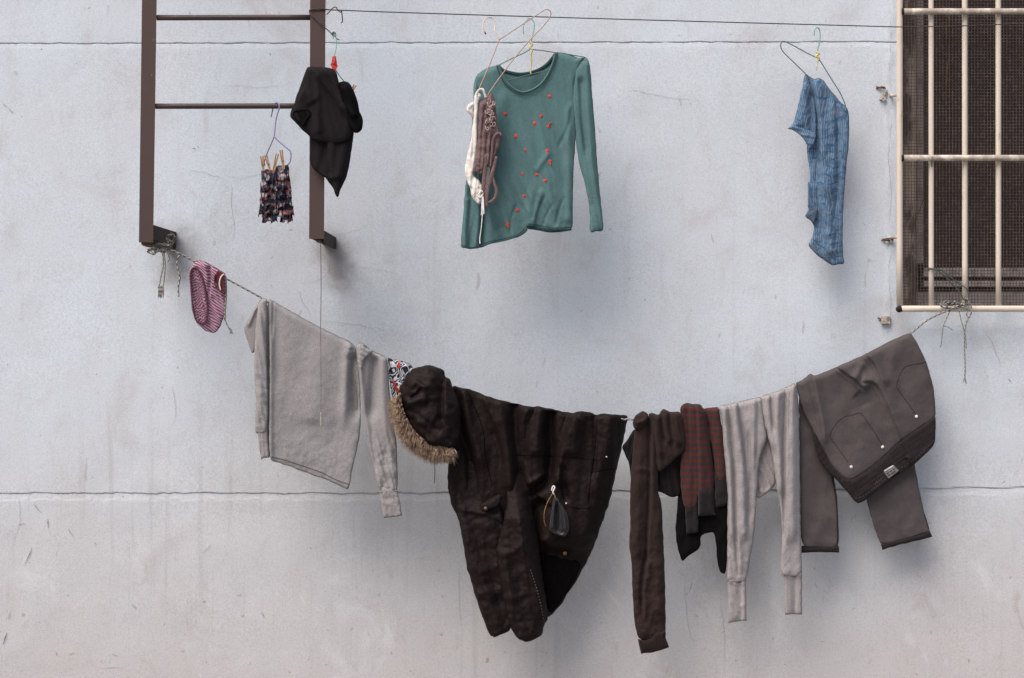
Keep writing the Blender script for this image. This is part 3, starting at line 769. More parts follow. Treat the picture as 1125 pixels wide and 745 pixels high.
WD = float(wire_d(584))
hanger(P(584, 22, WD), 'mint green wire hanger with yellow tie inside the teal top', [
    ('hook', [(575.4, 37.5, WD + .012), (574.9, 30, WD + .012), (577.5, 23.5, WD + .008), (582, 20.5, WD), (586, 23.5, WD - .004), (587, 30, WD - .004), (585.4, 38, WD), (583.6, 46, WD), (583.2, 53, WD)], .0018, M_hmint),
    ('arm', [(583, 53.5, WD), (577, 57.5, WD), (562, 64.5, WD), (548.5, 71.5, WD), (536, 78, WD - .002), (526, 84.5, WD - .002), (522.5, 88, WD - .002), (524, 92, WD - .002), (530, 93.5, WD - .002), (556, 88.7, WD + .001), (580, 82.5, WD + .001), (601.4, 77.2, WD + .001), (622, 71.5, WD - .003), (640, 66, WD - .003), (642, 63, WD - .003), (637, 62, WD - .003), (620, 59, WD - .002), (608, 57.5, WD), (596, 55.6, WD), (585.5, 54.5, WD)], .0017, M_hgreen),
    ('twist_tie', [(582, 46, WD + .004), (585, 49, WD + .005), (582, 52, WD + .005), (585, 55, WD + .005), (583.3, 60, WD + .004), (584, 68, WD + .004), (583, 76, WD + .004), (583.3, 81.5, WD + .004)], [.0036, .0036, .003, .0022, .0022, .0022], M_tie)])

CD = float(wire_d(545)) + .012
hanger(P(540, 20, CD), 'copper pink wire hanger hooked askew on the wire above the white and brown underwear', [
    ('hook', [(533.3, 37, CD + .01), (531, 31, CD + .01), (531, 25, CD + .006), (534, 20.5, CD), (538.5, 19.3, CD - .012), (541.8, 22, CD - .014), (543.3, 28, CD - .01), (544, 34, CD - .004), (548.6, 43.3, CD)], .0022, hanger_mat('pale_copper_wire', (.62, .48, .40), (.45, .28, .22))),
    ('hook_tip', [(532.6, 35, CD + .01), (533.6, 37.6, CD + .01)], .0027, M_redpl),
    ('arm', [(548.6, 43.6, CD), (560, 36.2, CD + .005), (580, 23, CD + .015), (594, 13.7, CD + .018), (599, 10.6, CD + .018), (603.3, 11, CD + .018), (605.3, 15, CD + .018), (603, 21, CD + .018), (596, 29.5, CD + .017), (584, 42, CD + .017), (566, 63, CD + .02), (550, 84, CD + .024), (538, 101, CD + .026), (536, 106, CD + .026)], .0018, M_hcop),
    ('arm', [(548.6, 43.4, CD), (545, 53, CD + .005), (537, 73, CD + .016), (528, 94, CD + .024), (524, 103, CD + .026), (525, 106, CD + .026)], .0018, M_hcop)])

BD = float(wire_d(898))
hanger(P(898, 31, BD), 'dark green wire hanger tilted on the wire above the blue patterned shirt', [
    ('hook', [(894.6, 39, BD + .012), (894.7, 34, BD + .012), (897, 30.6, BD + .006), (899.8, 32, BD - .003), (901, 38, BD - .003), (900.2, 47, BD), (898.3, 55, BD), (898, 62, BD)], .0019, M_hmint),
    ('arm', [(897.5, 63.5, BD), (886, 58, BD), (872, 50.3, BD + .002), (861.8, 45.6, BD + .004), (858.6, 46.4, BD + .004), (857.8, 51, BD + .004), (860.5, 57, BD + .004), (870, 66.5, BD + .004), (884, 80.2, BD + .003), (890, 87, BD + .001)], .0018, M_hgreen),
    ('arm', [(898, 62.5, BD), (904, 71.5, BD), (914, 87.7, BD), (922.4, 101, BD), (927, 111, BD), (929, 117, BD), (927, 119, BD)], .0018, M_hgreen),
    ('twist_tie', [(896.5, 57, BD + .004), (899.5, 59, BD + .005), (896.5, 62, BD + .005), (900, 64, BD + .005), (898.5, 68, BD + .004), (897.6, 73, BD + .003), (896.9, 78, BD + .003)], [.0042, .0045, .0036, .0016, .0015], M_tie)])
HD = .40
hanger(P(305, 113, HD), 'purple wire hanger hooked over the lower ladder rung', [
    ('hook', [(297.8, 128.6, HD - .016), (299.3, 122, HD - .018), (301, 115.5, HD - .014), (303.8, 112.7, HD), (306.4, 114, HD + .011), (306.7, 119, HD + .012), (304.6, 126, HD + .004), (303, 133, HD), (302, 142, HD), (301.2, 150.5, HD)], .0022, M_hpur),
    ('arm', [(301.2, 150.3, HD), (298, 158, HD), (293.5, 168.5, HD), (290.5, 177, HD), (291, 182, HD)], .0016, hanger_mat('dull_purple_wire', (.06, .045, .055), (.10, .07, .10))),
    ('arm', [(301.2, 150.5, HD), (307, 156, HD), (314, 162, HD), (318.7, 165.8, HD), (319.6, 169, HD), (319.4, 174.5, HD), (318.4, 178.5, HD), (315.5, 181.5, HD)], .0022, M_hpur)])
KD = .425
kh = hanger(P(367.5, 40, KD), 'thin green wire hanger with a red clip holding the black garment', [
    ('hook', [(366, 43, KD - .005), (366.4, 40, KD - .003), (368.4, 38.6, KD), (369.6, 44, KD), (369.6, 51, KD), (368.4, 57, KD), (366.9, 63, KD)], .0014, M_hmint),
    ('arm', [(367.6, 75, KD + .005), (370, 79, KD + .005), (374, 84.5, KD + .005), (379, 91, KD + .005), (384, 98, KD + .004), (387, 106, KD)], .0016, M_hgreen),
    ('arm', [(367.2, 75, KD + .002), (360, 80, KD), (348, 88, KD)], .0016, M_hgreen)])
q = MB(); q.hull([P(x, y, KD + dd) for dd in (0, .012) for (x, y) in ((365.2, 62), (369, 61.5), (369.6, 69), (370.8, 73), (369, 77.5), (365.5, 77), (363.6, 72), (366, 69))])
rc = thing('clip', P(367, 69, KD), 'red plastic clip on the hanger wire above the black garment', 'clip'); q.build('jaw', M_redpl, rc, False)
strand([(363.4, 71, KD + .006), (367, 69.5, KD + .015), (371, 73, KD + .008)], .002, M_redpl, rc, 'spring')
q = MB(); q.hull([P(x, y, KD + dd) for dd in (.012, .0155) for (x, y) in ((366.2, 62.5), (368.2, 62.3), (368.6, 68), (366.8, 68.5))]); q.build('jaw', paint('pink_plastic', (.55, .12, .09), (.4, .06, .05), .4, 60), rc, False)

# ---------------------------------------------------------------- clothes pegs
def peg(x0, y0, x1, y1, d, label, spread=1.2, wd=1.9, L=.012):
    a = np.array([x0, y0], float); b = np.array([x1, y1], float); u = (b - a) / np.hypot(*(b - a)); n = np.array([-u[1], u[0]])
    pg = thing('clothes_peg', P(x0, y0, d), label, 'clothes peg', 'wooden clothes pegs')
    for s in (-1, 1):
        q = MB(); pts = []
        for (t_, off, hw) in ((0, spread * s, wd * .8), (.55, .75 * s, wd), (1, .55 * s, wd * .7)):
            c = a + (b - a) * t_ + n * off
            for k in (-1, 1):
                for dd in (0, L): pts.append(P(*(c + n * k * hw * .5), d + dd))
        q.hull(pts).build('jaw', M_wood, pg, False)
    c = a + (b - a) * .55; q = MB()
    q.tube([(*(c + n * 1.5), d + .003), (*(c + n * .6), d + L + .0015), (*(c - n * .6), d + L + .0015), (*(c - n * 1.5), d + .003)], .0011, 5, 3); q.build('spring', M_steel, pg)
for a_ in ((287.6, 171.5, 289.6, 188, .405, 'wooden peg at the left corner of the frilled shorts waist, set upright'),
           (291.8, 170.5, 296.8, 187, .41, 'wooden peg leaning outward beside the left corner peg of the frilled shorts'),
           (304.8, 169, 300.4, 188, .412, 'wooden peg leaning inward near the middle of the frilled shorts waist'),
           (308.8, 164.8, 311.8, 186, .408, 'tallest wooden peg, on the right half of the frilled shorts waist'),
           (390.3, 93.5, 385.5, 101, .44, 'wooden peg sticking out behind the right edge of the black garment')):
    peg(*a_[:5], a_[5])

# ================================================================ cloth materials
M_heather = cloth('grey_heather_jersey', (.20, .184, .180), (.335, .315, .310), 520, (.34, .66), .10, 45)
M_rib = cloth('grey_rib', (.22, .195, .19), (.34, .31, .30), 420, (.3, .7), .35, 60)
M_john = cloth('pinkish_grey_jersey', (.215, .190, .186), (.352, .322, .315), 520, (.34, .66), .12, 45)
M_teal = cloth('teal_jersey', (.068, .132, .132), (.097, .175, .174), 380, (.3, .7), .12, 50, tint=.25)
M_tealdk = cloth('dark_teal_rib', (.020, .052, .049), (.036, .08, .075), 300)
M_tealpale = cloth('pale_teal_rib', (.07, .15, .14), (.045, .105, .1), 300)
M_black = cloth('black_cloth', (.0105, .0082, .0088), (.0155, .0124, .0132), 400, crinkle=.15, sheen=.01, spec=.1)
M_black2 = cloth('flat_black_cloth', (.0035, .003, .003), (.005, .0042, .0042), 400, crinkle=.1, sheen=0, spec=.08)
M_parka = cloth('dark_brown_nylon', (.0098, .0058, .0052), (.0150, .0092, .0082), 120, crinkle=.16, cscale=26, rough=.62, sheen=.0, spec=.10, tint=.35)
M_parka2 = cloth('parka_shadow_lining', (.0032, .0024, .0024), (.005, .0036, .0035), 120, crinkle=.3, cscale=34, rough=.9, sheen=0, spec=.03)
M_brown = cloth('dark_brown_fleece', (.020, .0112, .0095), (.031, .0185, .0156), 330, crinkle=.3, cscale=40, sheen=.04)
M_brownrib = cloth('dark_brown_rib', (.0145, .0085, .0074), (.022, .0134, .0118), 330, crinkle=.3)
M_trous = cloth('grey_brown_twill', (.066, .0540, .0520), (.092, .0768, .0740), 420, (.3, .7), .12, 35, tint=.25)
M_trousdk = cloth('charcoal_twill', (.014, .0105, .0105), (.025, .019, .019), 420, crinkle=.25)
M_char = cloth('charcoal_rib', (.014, .011, .011), (.022, .017, .017), 300, crinkle=.3)

def stripes(axis, freq, ca, cb, lo=.42, hi=.58, wob=.012):
    def pat(t, col):
        sp = t.t.nodes.new('ShaderNodeSeparateXYZ'); t.t.links.new(t.uv, sp.inputs[0])
        nz = t.noise(t.uv, 22, 2, .5)
        v = t.math('ADD', sp.outputs[axis], t.math('MULTIPLY', nz, wob))
        s = t.math('ADD', t.math('MULTIPLY', t.math('SINE', t.math('MULTIPLY', v, freq * 2 * PI)), .5), .5)
        k = t.mix(t.ramp(s, lo, hi), c4(ca), c4(cb))
        return t.mix(.82, col, k)
    return pat
M_strip = cloth('red_grey_stripes', (.06, .03, .028), (.085, .045, .042), 330, pat=stripes(1, 1 / .0228, (.028, .022, .023), (.078, .0160, .0120)), crinkle=.25)
M_pink = cloth('plum_white_stripes', (.22, .10, .14), (.30, .16, .2), 300, pat=stripes(1, 1 / .0084, (.155, .045, .080), (.47, .31, .38), .40, .62, .006), crinkle=.12)
M_pinkdk = cloth('plum_edging', (.085, .026, .045), (.12, .04, .065), 300)

def blue_pat(t, col):
    u = t.mapping(t.uv, (1, 1, 1))
    sp = t.t.nodes.new('ShaderNodeSeparateXYZ'); t.t.links.new(u, sp.inputs[0])
    nz = t.noise(u, 30, 3, .6)
    s = t.math('SINE', t.math('ADD', t.math('MULTIPLY', sp.outputs[0], 2 * PI / .0068), t.math('MULTIPLY', nz, 3.0)))
    brk = t.noise(t.mapping(u, (150, 48, 1)), 1, 2, .5)
    wh = t.math('MULTIPLY', t.ramp(s, .05, .75), t.ramp(brk, .34, .52))
    base = t.mix(t.ramp(t.noise(u, 75, 4, .7), .36, .64), (.050, .108, .178, 1), (.095, .158, .238, 1))
    c = t.mix(t.math('MULTIPLY', wh, .45), base, (.31, .34, .39, 1))
    # broken blue cross threads
    b = t.math('SINE', t.math('ADD', t.math('MULTIPLY', sp.outputs[1], 2 * PI / .027), t.math('MULTIPLY', t.noise(t.mapping(u, (1, .35, 1)), 30, 2, .5), 11.0)))
    gap = t.noise(t.mapping(u, (70, 40, 1)), 1, 2, .5)
    m = t.math('MULTIPLY', t.ramp(b, .62, .88), t.ramp(gap, .46, .56))
    c = t.mix(t.math('MULTIPLY', m, .85), c, (.022, .095, .21, 1))
    pk = t.noise(t.mapping(u, (150, 60, 1)), 1, 2, .5)
    return t.mix(t.ramp(pk, .68, .76, 0, .5), c, (.40, .25, .24, 1))
M_blue = cloth('blue_woven_print', (.1, .16, .24), (.13, .2, .28), 300, pat=blue_pat, crinkle=.2, tint=.3)
M_bluedk = cloth('blue_reverse', (.045, .065, .10), (.09, .12, .16), 200)

def plaid(t, col):
    vo = t.n('ShaderNodeTexVoronoi', 1, dict(feature='F1'), Vector=t.mapping(t.obj, (1, 1, 1.2)), Scale=62.0)
    sp = t.t.nodes.new('ShaderNodeSeparateXYZ'); t.t.links.new(vo, sp.inputs[0])
    c = t.mix(t.ramp(sp.outputs[0], .60, .68), (.030, .027, .038, 1), (.24, .10, .105, 1))
    c = t.mix(t.ramp(sp.outputs[1], .70, .78), c, (.30, .265, .26, 1))
    return t.mix(t.ramp(sp.outputs[2], .70, .76), c, (.035, .038, .065, 1))
M_frill = cloth('frilled_check', (.02, .015, .02), (.03, .02, .03), 300, pat=plaid, crinkle=.4)

def graphic(t, col):
    n = t.noise(t.obj, 17, 1, .5, 1.2)
    l = t.math('ABSOLUTE', t.math('SUBTRACT', t.math('FRACT', t.math('MULTIPLY', n, 9)), .5))
    c = t.mix(t.ramp(l, .24, .32), (.02, .018, .02, 1), (.55, .56, .60, 1))
    return c
M_graph = cloth('black_white_print', (.5, .5, .5), (.6, .6, .6), 300, pat=graphic)
M_redcl = cloth('red_cloth', (.42, .028, .015), (.52, .04, .02), 300)
M_whitecl = cloth('cream_satin', (.66, .60, .54), (.74, .69, .64), 200, crinkle=.3, rough=.6, tint=.3)
M_mauve = cloth('mauve_brown_satin', (.115, .070, .067), (.165, .106, .101), 200, crinkle=.3, rough=.6)
M_lace = cloth('pale_mauve_lace', (.36, .25, .235), (.44, .33, .31), 200)

def seam(pn_, pts, r, mat, parent, name='seam', n=5, sm=5, flat=.5, eps=.0006):
    q = smooth_line([np.array(p, float) for p in pts], sm); q = np.array(q)
    L = np.concatenate([[0], np.cumsum(np.hypot(*np.diff(q, axis=0).T))])
    s = np.linspace(0, L[-1], max(4, int(L[-1] / 1.3)))
    x = np.interp(s, L, q[:, 0]); y = np.interp(s, L, q[:, 1]); dd = pn_.front(x, y) + eps
    m_ = MB(); m_.add(*sweep(PA(x, y, dd), r, n, flat)); return m_.build(name, mat, parent)
def stitches(pn_, pts, r, mat, parent, name='stitching', dash=2.2, gap=1.6, eps=.0005):
    q = np.array(smooth_line([np.array(p, float) for p in pts], 5))
    L = np.concatenate([[0], np.cumsum(np.hypot(*np.diff(q, axis=0).T))]); s = 0; m_ = MB()
    while s < L[-1]:
        t_ = np.linspace(s, min(s + dash, L[-1]), 3); x = np.interp(t_, L, q[:, 0]); y = np.interp(t_, L, q[:, 1])
        m_.add(*sweep(PA(x, y, pn_.front(x, y) + eps), r, 4, .6)); s += dash + gap
    return m_.build(name, mat, parent)
M_seamdk = cloth('seam_shadow', (.11, .09, .088), (.16, .135, .13), 300)
RD = lambda off=0.0: (lambda x, y: rope_d(x) + off)

# ================================================================ grey sweatshirt
sw = thing('sweatshirt', P(340, 350, .31), 'grey heather sweatshirt folded over the rope with its ribbed sleeves hanging', 'sweatshirt')
panel('shoulder', [(287, 327), (280, 338), (267, 360), (271, 372), (278, 391.5), (283, 375), (288, 350), (290, 330)], M_heather, sw, RD(-.012), .008, 5, folds=[pleat([(282, 336), (272, 362)], 5, .006)], seed=3)
panel('sleeve', [(285, 327.5), (294, 327), (293.2, 350), (293.4, 400), (294.6, 440), (294, 476), (281.5, 476.5), (280, 472), (281, 440), (279, 402), (279.6, 380), (281.5, 355)], M_heather, sw, RD(.012), .013, 6,
      folds=[waves(80, 7, 30, .004, 5), waves(30, 8, 14, .0035, 6, below(380, 430)), ridge([(286, 330), (287, 400), (286, 470)], 3, .004)], seed=4)
panel('cuff', [(282.5, 468), (293.8, 468), (295.7, 503), (290, 503.2), (287, 505), (284.5, 492)], M_rib, sw, RD(.010), .008, 3.0, soft=0, folds=[waves(86, 3, 60, .0015, 5)], seed=5)
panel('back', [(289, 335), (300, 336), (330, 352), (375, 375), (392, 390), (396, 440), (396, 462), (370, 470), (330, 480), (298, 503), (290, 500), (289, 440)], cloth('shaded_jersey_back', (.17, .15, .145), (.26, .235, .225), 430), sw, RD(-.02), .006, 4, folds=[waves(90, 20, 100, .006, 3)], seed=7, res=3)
def sw_folds():
    return [ridge([(298.5, 330), (297.5, 360), (296.5, 440), (297, 505)], 3.2, .010, 0, 0), pleat([(300.5, 331), (300, 350), (299, 380)], 3.5, -.008, 1, 0, .4),
            waves(93, 34, 60, .0035, 8, below(360, 430)), waves(62, 9, 14, .0022, 9, below(440, 505)), waves(110, 7, 9, .0008, 19), waves(97, 60, 90, .008, 18, below(350, 460)),
            valley([(388, 386), (389.5, 420), (391, 445), (392, 468)], 6, .022, .1, .25), valley([(303, 335), (305, 380), (306, 440)], 5, .004), ridge([(384, 379), (381.5, 400), (379, 440), (377, 480)], 5, .012, .0, .3),
            ridge([(384, 376), (386, 384)], 3, .006), ridge([(352, 362), (350, 400), (345, 470)], 14, .007, .3, .1), waves(85, 7, 12, .0004, 3)]
b = panel('body', [(293.8, 327.3), (300.5, 330.5), (315, 339.5), (330, 347.8), (352, 359.7), (379, 373), (384, 375.5), (391.5, 381), (393, 391), (394, 400), (396.4, 440), (396.4, 470), (393.5, 488), (390, 503), (386, 522), (383, 538.7), (377, 536), (370, 532.3), (357, 526.3), (347, 523.5), (338, 520), (328, 516.5), (320, 513), (311, 510.3), (305, 508), (297, 506.5), (295.6, 490), (295.4, 470), (296, 440), (296.3, 400), (296, 370), (295, 345)],
          M_heather, sw, RD(0), .010, 6, folds=sw_folds(), seed=6)
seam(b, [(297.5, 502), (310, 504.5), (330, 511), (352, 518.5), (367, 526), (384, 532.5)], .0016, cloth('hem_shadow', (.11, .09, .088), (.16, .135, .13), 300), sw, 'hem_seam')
s = panel('sleeve', [(390.5, 381), (394, 376.5), (397, 376), (401, 379.5), (410, 385.5), (425.5, 393), (426.3, 402), (428, 430), (432.6, 468), (436, 487), (437.2, 523), (436.5, 540), (417, 541), (412, 520), (407.3, 500), (403.2, 480), (400, 462), (398, 450), (395.5, 420), (392.5, 400)],
          M_heather, sw, RD(.004), .014, 7, folds=[ridge([(420, 391), (420, 420), (423, 470), (428, 500)], 4.5, .012, 0, .3), valley([(412, 389), (411, 420), (409, 445), (405, 468)], 6, .020, .1, .3),
            ridge([(396.5, 380), (396, 400), (398, 430), (402, 462)], 3, .009, 0, .3), waves(78, 6, 22, .0055, 13, below(455, 500), .4), waves(120, 7, 12, .0035, 14, below(470, 500), .3), waves(88, 12, 90, .004, 17)], seed=8)
panel('cuff', [(417, 533), (436, 532), (439.5, 553), (442, 566), (436, 568), (430, 568), (421.8, 569.5), (420, 560), (419, 551)], M_rib, sw, RD(.006), .010, 3.5999999999999996, soft=0, folds=[waves(80, 3, 60, .0016, 5), waves(30, 7, 12, .003, 6)], seed=9)
panel('collar_twist', [(393, 391), (395.5, 383), (398, 376), (401, 379), (403, 382), (411, 385.5), (406, 390), (400, 395), (398.5, 402), (398, 412), (395, 408), (393.2, 400)], M_heather, sw, RD(.018), .009, 4, folds=[waves(40, 3.2, 14, .006, 4, None, .5)], seed=10, res=1.3)
seam(s, [(417, 540.5), (423, 540.8), (430, 540), (437, 539)], .0022, M_rib, sw, 'cuff_seam')

# ================================================================ printed cloth behind the hood
pc_ = thing('printed_cloth', P(438, 396, .27), 'small black and white printed cloth with red blocks, squeezed beside the parka hood', 'cloth')
g_ = panel('cloth', [(426, 392.5), (430, 394.3), (436, 395), (445, 397.2), (450, 399.5), (455, 405), (456, 425), (448, 446), (440, 446), (432, 441), (429, 428), (427, 410)], M_graph, pc_, RD(-.006), .009, 5, folds=[waves(70, 6, 20, .010, 4, None, .3)], seed=12, res=1.3)
for k, pts in enumerate([[(436.8, 395.6), (439.6, 395.8), (439.4, 404.5), (436.9, 404)], [(428.3, 417.5), (433, 420), (435.5, 420.5), (436, 427), (439, 428.5), (438, 431), (434.3, 429), (433.3, 423.5), (428.6, 421.5)]]):
    m_ = MB(); cc = np.array(pts); r_ = cc.mean(0)
    xy = np.array(resample(pts, 1.0)); fr = g_.front(xy[:, 0], xy[:, 1]) + .0012
    V_ = PA(xy[:, 0], xy[:, 1], fr).tolist(); V_.append(P(r_[0], r_[1], float(g_.front(r_[0], r_[1])[0]) + .0012)); n_ = len(xy)
    m_.add(V_, [[(i + 1) % n_, i, n_] for i in range(n_)]); m_.build('red_block', M_redcl, pc_)

# ================================================================ striped underpants
up = thing('underpants', P(226, 290, .345), 'small plum and white striped underpants hung at the left end of the rope', 'underpants')
UO = [(213.6, 286.9), (218, 286), (222, 286.5), (228, 288.6), (233.3, 291.4), (241, 296.3), (248, 300.6), (248.8, 310), (248.4, 320), (247.8, 340), (245.5, 350), (242.7, 357.5), (239, 364), (235, 366.3), (230.5, 365.5), (225.8, 363.7), (220.5, 359.5), (216, 355), (213, 347.5), (210.6, 340), (209.3, 328), (209, 317.7), (207.6, 307), (207, 299), (209.3, 293.2)]
u = panel('body', UO, M_pink, up, RD(.004), .010, 6, folds=[ridge([(226, 289), (228, 310), (231, 335)], 4, .010, 0, .4), pleat([(231, 291), (231.5, 310), (229, 330)], 4, -.010, 1), waves(70, 8, 26, .006, 3), waves(30, 6, 14, .0025, 8)], seed=20, res=1.2, uvrot=34, uvwarp=.5)
lo = panel('leg_opening', [(209.6, 298), (212, 294.8), (215.5, 295), (219.5, 299.5), (222.5, 306), (225, 319.5), (227.3, 338), (227.4, 349), (224, 355.5), (219.5, 354.5), (215, 349.5), (212.3, 336), (211, 317.7), (209.6, 306)], cloth('plum_stripe_inside', (.2, .1, .14), (.27, .15, .18), 300, pat=stripes(1, 1 / .0080, (.085, .024, .045), (.34, .20, .25), .38, .62, .03), crinkle=.3), up, RD(.0155), -.007, 5, back=.004, folds=[waves(75, 5, 22, .006, 7, None, .4)], seed=21, res=1.3, uvrot=-40, uvwarp=.7)
for pts in ([(209.4, 299), (211.5, 295), (215.5, 294.6), (219.7, 299), (222.9, 306), (225.5, 319.5), (227.9, 338), (227.6, 350), (224, 356.2), (219, 355), (214.5, 350), (211.6, 336), (210.2, 317), (209.2, 305), (209.4, 299)],):
    m_ = MB(); m_.tube([(x, y, float(rope_d(x)) + .018) for x, y in pts], .0028, 7, 3); m_.build('edging', M_pinkdk, up)
panel('waist_opening', [(237, 301), (239.5, 297), (243, 298.5), (246.6, 301.5), (247, 312), (246.6, 321), (242, 319.5), (238, 315), (236, 308)], M_redcl if False else cloth('maroon_lining', (.16, .035, .035), (.10, .03, .04), 90), up, RD(.018), -.004, 4, back=.004, folds=[waves(80, 4, 16, .004, 4)], seed=23, res=1.2)
for pts in ([(236.6, 301), (235.5, 308), (237.5, 315.5), (242, 320.5), (247, 322)], [(246, 301), (242.5, 305), (241, 312), (242.5, 319)]):
    m_ = MB(); m_.tube([(x, y, float(rope_d(x)) + .021) for x, y in pts], .0024, 7, 4); m_.build('edging', M_pinkdk if pts[0][0] < 240 else M_whitecl, up)

# ================================================================ parka
pk = thing('parka', P(590, 447, .24), 'dark brown padded parka with fur trimmed hood draped over the sagging rope', 'parka')
pf = [waves(90, 18, 90, .006, 31), waves(100, 8, 12, .0026, 35), waves(4, 9, 12, .0018, 36, right_of(620, 650)),
      ridge([(508, 430), (515, 460), (523, 490), (530, 520)], 7, .022, 0, .2), valley([(503, 431), (507, 475), (515, 502), (521, 545), (524, 575)], 5, .030, 0, .15), ridge([(548, 440), (555, 480), (561, 515), (564, 550)], 10, .034, 0, .2), crease([(528, 433), (533, 448), (540, 462), (546, 478)], 7, .014, -1, .02, .3), valley([(540, 470), (548, 492), (552, 520)], 3, .010),
      valley([(565, 443), (566, 475), (569, 505), (571, 540), (577, 580)], 6, .034, .02, .15), crease([(587, 447), (577, 466), (575, 495), (577, 520)], 8, .022, 1, .02, .2, 3, .8), ridge([(595, 450), (590, 480), (589, 505)], 7, .020, 0, .2), valley([(606, 451), (605, 475), (606, 500), (601, 524), (590, 536), (576, 545)], 6, .040, .02, .1), ridge([(603, 517), (590, 528), (577, 532)], 4, .018),
      crease([(628, 455), (616, 485), (611, 508), (609, 534)], 11, .030, -1, .02, .1, 3.5, .8), ridge([(640, 453), (632, 478), (628, 505)], 9, .020, 0, .2), valley([(653, 456), (654, 495), (652, 530)], 3, .012, .02, .2), ridge([(668, 458), (664, 500), (652, 550)], 12, .014, 0, .2), valley([(618, 508), (619, 530), (624, 556)], 4, .018), ridge([(612, 520), (614, 535)], 3, .012),
      valley([(598, 548), (588, 565), (586, 600), (592, 640)], 9, .045, .05, 0), lambda x, y: -.055 * np.clip((y - 590 - .10 * (620 - x)) / 16, 0, 1) * np.clip((x - 585) / 12, 0, 1), ridge([(590, 592), (610, 600), (640, 602), (652, 592)], 5, .014, .1, .1),
      rolloff([(690, 456), (684, 489), (671, 548), (651, 603), (631, 642), (606, 677)], 22, .06)]
bp = panel('body', [(497, 423), (508, 426), (520, 428.3), (531, 433.5), (548, 439.5), (560, 441.5), (575, 445), (587, 446.6), (590, 446), (606, 449), (617, 452), (629, 453.8), (636, 451.7), (650, 453), (655, 456), (661, 454.8), (675, 455.6), (689, 456), (689.4, 459), (688, 468), (684, 489), (677, 518), (671, 548), (663, 571), (651.5, 603), (638, 629.8), (631, 642), (617, 662.5), (606.5, 676.5), (594, 680), (560, 660), (520, 640), (510, 603), (505, 574), (496, 555), (491.7, 534), (492, 512), (498, 494), (494, 465), (495, 440)],
           M_parka, pk, RD(.0), .014, 7, folds=pf, seed=30, wob=.8)
panel('sleeve', [(500, 515), (497, 540), (500, 560), (505.5, 574), (509, 599), (512, 620), (518.5, 643), (525.5, 665), (533, 686), (538.5, 699.3), (541, 699), (543, 701), (552, 697), (562, 692), (567, 660), (562, 620), (556, 580), (548, 545), (535, 515), (515, 500)],
      M_parka, pk, lambda x, y: rope_d(x) - .03 + .058 * np.clip((y - 505) / 75, 0, 1), .020, 12, folds=[waves(76, 16, 60, .008, 41), waves(30, 9, 14, .0042, 42), waves(150, 16, 24, .005, 43), rolloff([(497, 540), (509, 599), (520, 650), (539, 700)], 8, .02), pleat([(505, 560), (535, 565), (556, 575)], 10, .010, -1), ridge([(513, 622), (530, 628), (552, 618)], 5, .007), ridge([(522, 655), (540, 650), (560, 648)], 5, .006)], seed=40, wob=.7)
s2 = panel('sleeve', [(548, 492), (568, 500), (580, 520), (584, 545), (587, 570), (592, 600), (597, 640), (601.5, 668), (602, 680), (598, 686), (596, 697), (588, 703), (577, 706), (574, 704), (570, 703.5), (561.5, 692), (557, 675), (551, 650), (548, 630), (544, 605), (553, 575), (557, 545), (550, 520)],
           M_parka, pk, lambda x, y: rope_d(x) - .085 + .140 * np.clip((y - 485) / 85, 0, 1), .026, 13, folds=[waves(82, 18, 60, .006, 51), waves(30, 9, 14, .0042, 52), waves(150, 16, 24, .005, 53), rolloff([(584, 545), (592, 600), (601, 668), (596, 697)], 14, .045), crease([(568, 560), (572, 610), (580, 660)], 8, .010, -1), crease([(556, 600), (562, 640), (568, 690)], 7, .009, 1), ridge([(545, 612), (565, 605), (580, 590)], 4, .008), ridge([(550, 657), (570, 656), (580, 648)], 4, .008), ridge([(562, 500), (566, 560), (570, 620)], 9, .008)], seed=50, wob=.8)
panel('hem_lining', [(596, 604), (620, 612), (640, 618), (632, 638), (617, 660), (606, 675), (600, 668), (597, 640), (592, 612)], M_parka2, pk, RD(-.045), .005, 5, folds=[waves(60, 12, 20, .003, 61)], seed=60)
stitches(s2, [(583, 626), (589, 645), (594, 664), (597, 680)], .0007, M_lace, pk, 'pale_stitching', 1.0, 2.4)
# pocket with flap and brass buttons
pfp = panel('pocket_flap', [(527, 553.5), (537, 548), (548.5, 541), (551, 546), (550.5, 552), (546, 557), (536, 560.5), (529.5, 563)], M_parka, pk, lambda x, y: 0 * x + float(rope_d(540)) + .046, .006, 4, folds=[waves(-25, 6, 14, .002, 3)], seed=62, res=1.3)
M_brass = paint('dull_brass', (.22, .12, .06), (.12, .07, .04), .45, 90, metal=.4)
def stud(x, y, d, r, mat, parent, name='button'):
    q = MB(); c = P(x, y, d); q.ball(c, r, (1, .45, 1), 2); return q.build(name, mat, parent)
stud(533.6, 558.6, float(pfp.front(533.6, 558.6)[0]) + .001, .0062, M_brass, pk)
stud(620.7, 608, float(bp.front(620.7, 608)[0]) + .012, .0075, M_brass, pk)
for x, y in ((622, 553), (666.3, 502), (597, 672.5)): stud(x, y, float(bp.front(x, y)[0]) + .003, .0028, M_white, pk, 'snap')
# chest pocket edges
seam(bp, [(655, 463), (654, 490), (650, 518), (646, 552)], .0013, M_parka2, pk, 'pocket_seam'); seam(bp, [(648, 519), (662, 517), (675, 515)], .0013, M_parka2, pk, 'pocket_seam'); seam(bp, [(625, 557), (640, 559), (650, 557)], .0013, M_parka2, pk, 'pocket_seam')
seam(bp, [(513, 428), (530, 470), (533, 500), (540, 530)], .0013, M_parka2, pk, 'panel_seam'); seam(bp, [(566, 500), (590, 501), (620, 502), (660, 506)], .0011, M_parka2, pk, 'panel_seam')
